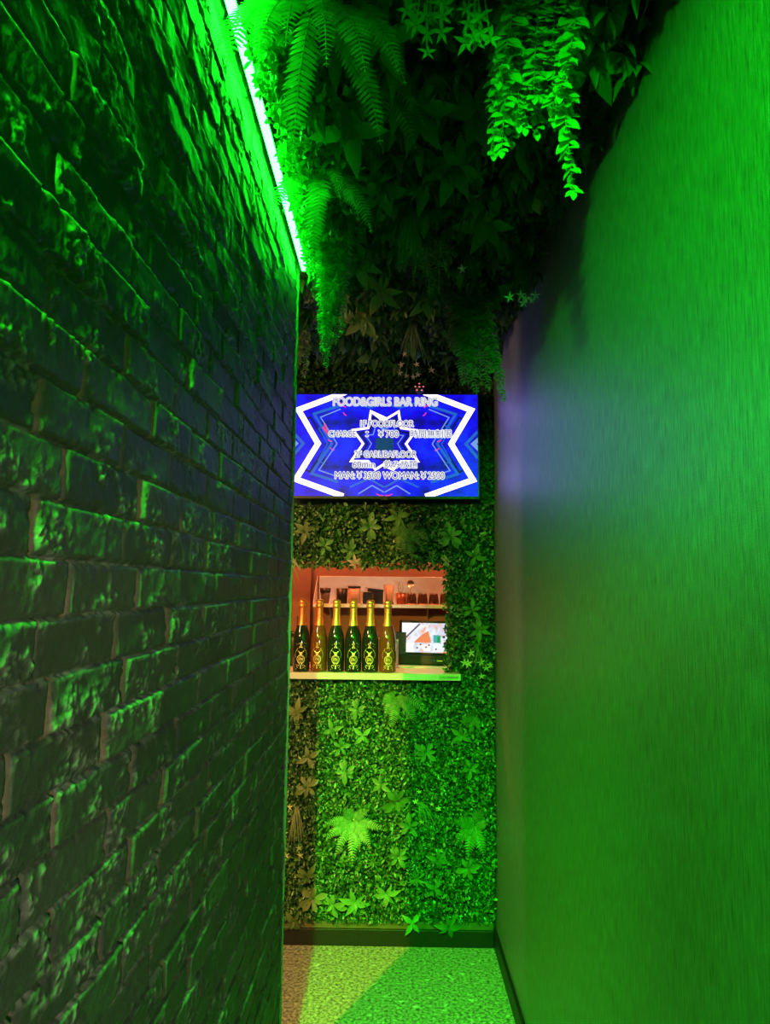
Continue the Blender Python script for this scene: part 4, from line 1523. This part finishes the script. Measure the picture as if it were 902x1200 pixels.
# ------------------------------------------------------------------ steel wall shelf and its cups
YS0 = YK-.20                                          # front edge
zt = at(440, 708, YS0).z                              # top of the ledge
xs0 = at(366.5, 710, YS0).x
sh = thing('wall_shelf', 'steel wall shelf with upstand holding cups, behind the bottles', 'shelf', (xs0, YK, zt))
bm_obj('ledge', box_bm(0, .95, -.20, 0, -.020, 0, .002), M['steel'], sh)
bm_obj('back_panel', box_bm(.012, .95, -.006, 0, 0, .150, .001), M['steel'], sh)
bm = bmesh.new()                                      # sloping end plate
prof = [(-.20, 0), (0, 0), (0, .150), (-.012, .150)]
for dx in (0, .003):
    [bm.verts.new((dx, y, z)) for y, z in prof]
bm.verts.ensure_lookup_table()
v = bm.verts
bm.faces.new(v[0:4])
bm.faces.new(v[4:8])
for k in range(4):
    bm.faces.new((v[k], v[(k+1) % 4], v[4+(k+1) % 4], v[4+k]))
bm_obj('end_plate', bm, M['steel'], sh)
for x in (.08, .62):
    bm = bmesh.new()
    for dx in (0, .004):
        [bm.verts.new((x+dx, y, z)) for y, z in ((-.14, -.020), (0, -.020), (0, -.09))]
    bm.verts.ensure_lookup_table()
    v = bm.verts
    bm.faces.new(v[0:3])
    bm.faces.new(v[3:6])
    for k in range(3):
        bm.faces.new((v[k], v[(k+1) % 3], v[3+(k+1) % 3], v[3+k]))
    bm_obj('bracket', bm, M['steel'], sh)

YI = YK-.15
sI = YI/F_PX


SK = (1.05, 1.05, 1.05)


def on_shelf(px, y=YI):
    q = at(px, 704, y)
    return (q.x, y, zt)


def cup_prof(r0, r1, h, wall=.003):
    return [(0, 0), (r0*.92, 0), (r0, .003), (r1, h), (r1-wall, h), (r0-wall, .006), (0, .006)]


t = thing('banded_cup', 'dark banded cup with a lighter waist, first on the steel shelf', 'cup', on_shelf(381))
t.scale = SK
bm_obj('body', lathe_bm(cup_prof(.019, .028, .078), 32), M['ceramic_grey'], t, True)
bm_obj('rim_band', lathe_bm([(.0272, .056), (.0288, .079), (.0250, .079), (.0250, .075)], 32), M['ceramic_black'], t, True)
t = thing('black_cup', 'plain black cup between the banded cup and beige canister', 'cup', on_shelf(400.5))
t.scale = SK
bm_obj('body', lathe_bm(cup_prof(.027, .029, .078), 32), M['ceramic_black'], t, True)
bm_obj('foot', lathe_bm([(.0, -.0), (.024, 0), (.025, .003), (0, .003)], 32), M['ceramic_black'], t, True)
t = thing('canister', 'beige cylindrical canister with dark rim on the steel shelf', 'canister', on_shelf(415, YI-.015))
t.scale = SK
bm_obj('body', lathe_bm([(0, 0), (.029, 0), (.031, .003), (.031, .082), (0, .082)], 36), M['ceramic_beige'], t, True)
bm_obj('lid', lathe_bm([(0, .090), (.030, .090), (.0325, .088), (.0325, .081), (.031, .081), (0, .081)], 36), M['ceramic_black'], t, True)
t = thing('black_box', 'black box with ridged front in the middle of the steel shelf', 'box', on_shelf(437))
t.scale = SK
bm_obj('body', box_bm(-.052, .052, -.03, .04, 0, .060, .003), M['ceramic_black'], t)
bm_obj('lid', box_bm(-.036, .046, -.02, .035, .060, .078, .004), M['black_plastic'], t, rot=(0, math.radians(6), 0))
bm = bmesh.new()
for k in range(6):
    box_bm(-.006, .004, -.0325, -.0295, .006+k*.008, .010+k*.008, bm=bm)
bm_obj('ridges', bm, M['ceramic_grey'], t)
t = thing('tall_glass', 'tall narrow smoky glass right of the black box', 'glass', on_shelf(456.5))
t.scale = SK
bm_obj('body', lathe_bm(cup_prof(.019, .022, .098, .002), 32), M['ceramic_beige'], t, True)
bm_obj('base_ring', lathe_bm([(0, 0), (.0195, 0), (.0205, .004), (.0195, .008), (.019, .008)], 32), M['glass_clear'], t, True)
rc = on_shelf(470)
t = thing('red_cup', 'reddish copper cup holding a wire whisk on the steel shelf', 'cup', rc)
t.scale = SK
bm_obj('body', lathe_bm(cup_prof(.024, .026, .055, .002), 32), M['ceramic_red'], t, True)
bm_obj('rim', lathe_bm([(.0262, .053), (.0270, .055), (.0262, .057), (.0240, .055)], 32), M['ceramic_red'], t, True)
t = thing('whisk', 'wire whisk standing head up in the reddish copper cup', 'whisk', (rc[0]-.004, rc[1], rc[2]+.008))
t.scale = SK
g = Geo()
g.tube([(0, 0, 0), (0, 0, .052)], [.003, .0035], 8)
g.build('handle', M['steel'], t)
for k in range(4):
    a = PI*k/4
    g = Geo()
    g.tube([(math.cos(a)*.014*math.sin(PI*u)*s_, math.sin(a)*.014*math.sin(PI*u)*s_, .050 + .055*(1-math.cos(PI*u))/2) for s_, us in ((1, np.linspace(0, 1, 9)), (-1, np.linspace(1, 0, 9))) for u in us], .0009, 5)
    g.build('wire_loop', M['metal_trim'], t)
p4 = at(481, 690, YK-.05)
t = thing('steel_ladle', 'round steel ladle leaning on the shelf upstand behind the glasses', 'ladle', (p4.x, YK-.03, zt))
t.scale = SK
bm = lathe_bm([(0, -.010), (.012, -.008), (.020, 0), (.021, .003), (.019, .003), (.011, -.005), (0, -.007)], 28)
bmesh.ops.rotate(bm, verts=bm.verts[:], cent=(0, 0, 0), matrix=Matrix.Rotation(PI/2-.2, 3, 'X'))
bm_obj('bowl', bm, M['metal_trim'], t, True, (0, -.008, .105))
g = Geo()
g.tube([(0, -.012, 0), (0, -.008, .05), (0, -.006, .09)], .003, 8)
g.build('handle', M['metal_trim'], t)
GG = 'upturned glasses on the steel shelf'
glabs = ['upturned dark glass next to the reddish cup', 'upturned dark glass, second from the reddish cup',
         'upturned dark glass, third from the reddish cup', 'upturned dark glass at the right rim of the hatch']
src = None
for i, px in enumerate((482, 495, 508, 521)):
    loc = on_shelf(px, YI-.01)
    if src is None:
        t = thing('upturned_glass', 'x', 'glass', loc)
        t.scale = SK
        bm_obj('bowl', lathe_bm([(.026, 0), (.0275, .002), (.0225, .052), (.020, .057), (0, .057)], 30), M['glass_clear'], t, True)
        bm_obj('rim', lathe_bm([(.0262, .0), (.0282, .0015), (.0280, .004), (.0262, .004)], 30), M['gold_red'], t, True)
        src = t
    else:
        t = src.copy()
        link(t)
        for ch in list(src.children):
            c = ch.copy()
            link(c, t)
    t.location = loc
    tag(t, glabs[i], 'glass', GG)

# ------------------------------------------------------------------ light
def lamp(name, kind, loc, col, energy, size=.05, target=None, **kw):
    l = bpy.data.lights.new(name, kind)
    l.color = col
    l.energy = energy
    if kind == 'AREA':
        l.size = size
    else:
        l.shadow_soft_size = size
    for k, v in kw.items():
        setattr(l, k, v)
    o = bpy.data.objects.new(name, l)
    o.location = loc
    if target is not None:
        o.rotation_euler = (Vector(target)-Vector(loc)).to_track_quat('-Z', 'Y').to_euler()
    link(o)
    return o


# added unseen green spots behind the camera: brighten floor, brick, right wall and plants
lamp('green_spot', 'SPOT', (XL+.026, -.35, 2.38), (.02, 1, .010), 450, .02, (-.04, 2.95, .15), spot_size=math.radians(38), spot_blend=.8)
lamp('green_spot', 'SPOT', (-.16, -.45, 2.25), (.006, 1, .01), 330, .03, (.455, .97, 1.98), spot_size=math.radians(40), spot_blend=.8)
lamp('green_spot', 'SPOT', (XL+.055, -.55, 2.25), (.006, 1, .01), 420, .015, (XL-.12, 1.15, 1.10), spot_size=math.radians(48), spot_blend=.6)
lamp('green_spot', 'SPOT', (-.20, -.40, 2.25), (.004, 1, .008), 170, .05, (XR, 1.05, .85), spot_size=math.radians(58), spot_blend=.9)
# warm lamps of the room left of the corridor
lamp('warm_lamp', 'SPOT', (-1.475, .10, 2.3), (1, .55, .10), 400, .03, (-.05, 3.05, .35), spot_size=math.radians(60), spot_blend=.8)
lamp('warm_lamp', 'POINT', (-1.3, 1.75, 2.1), (1, .62, .34), 36, .08)
# kitchen lamps
lamp('kitchen_lamp', 'POINT', (-.55, 3.60, 2.15), (1, .27, .09), 32, .08)
lamp('kitchen_lamp', 'POINT', (.35, 3.58, 2.15), (1, .40, .17), 22, .08)
# added fill light behind the camera, lifts the dark bricks
lamp('entry_lamp', 'SPOT', (.40, -.75, 1.35), (1, .90, .68), 110, .12, (XL, 1.0, 1.15), spot_size=math.radians(44), spot_blend=.9)

w = bpy.data.worlds.new('world')
w.use_nodes = True
w.node_tree.nodes['Background'].inputs[0].default_value = (.01, .012, .01, 1)
w.node_tree.nodes['Background'].inputs[1].default_value = 1
bpy.context.scene.world = w

vs = bpy.context.scene.view_settings
vs.view_transform = 'Standard'
vs.look = 'None'
vs.gamma = 1
vs.use_curve_mapping = False
vs.exposure = 0
bpy.context.scene.display_settings.display_device = 'sRGB'
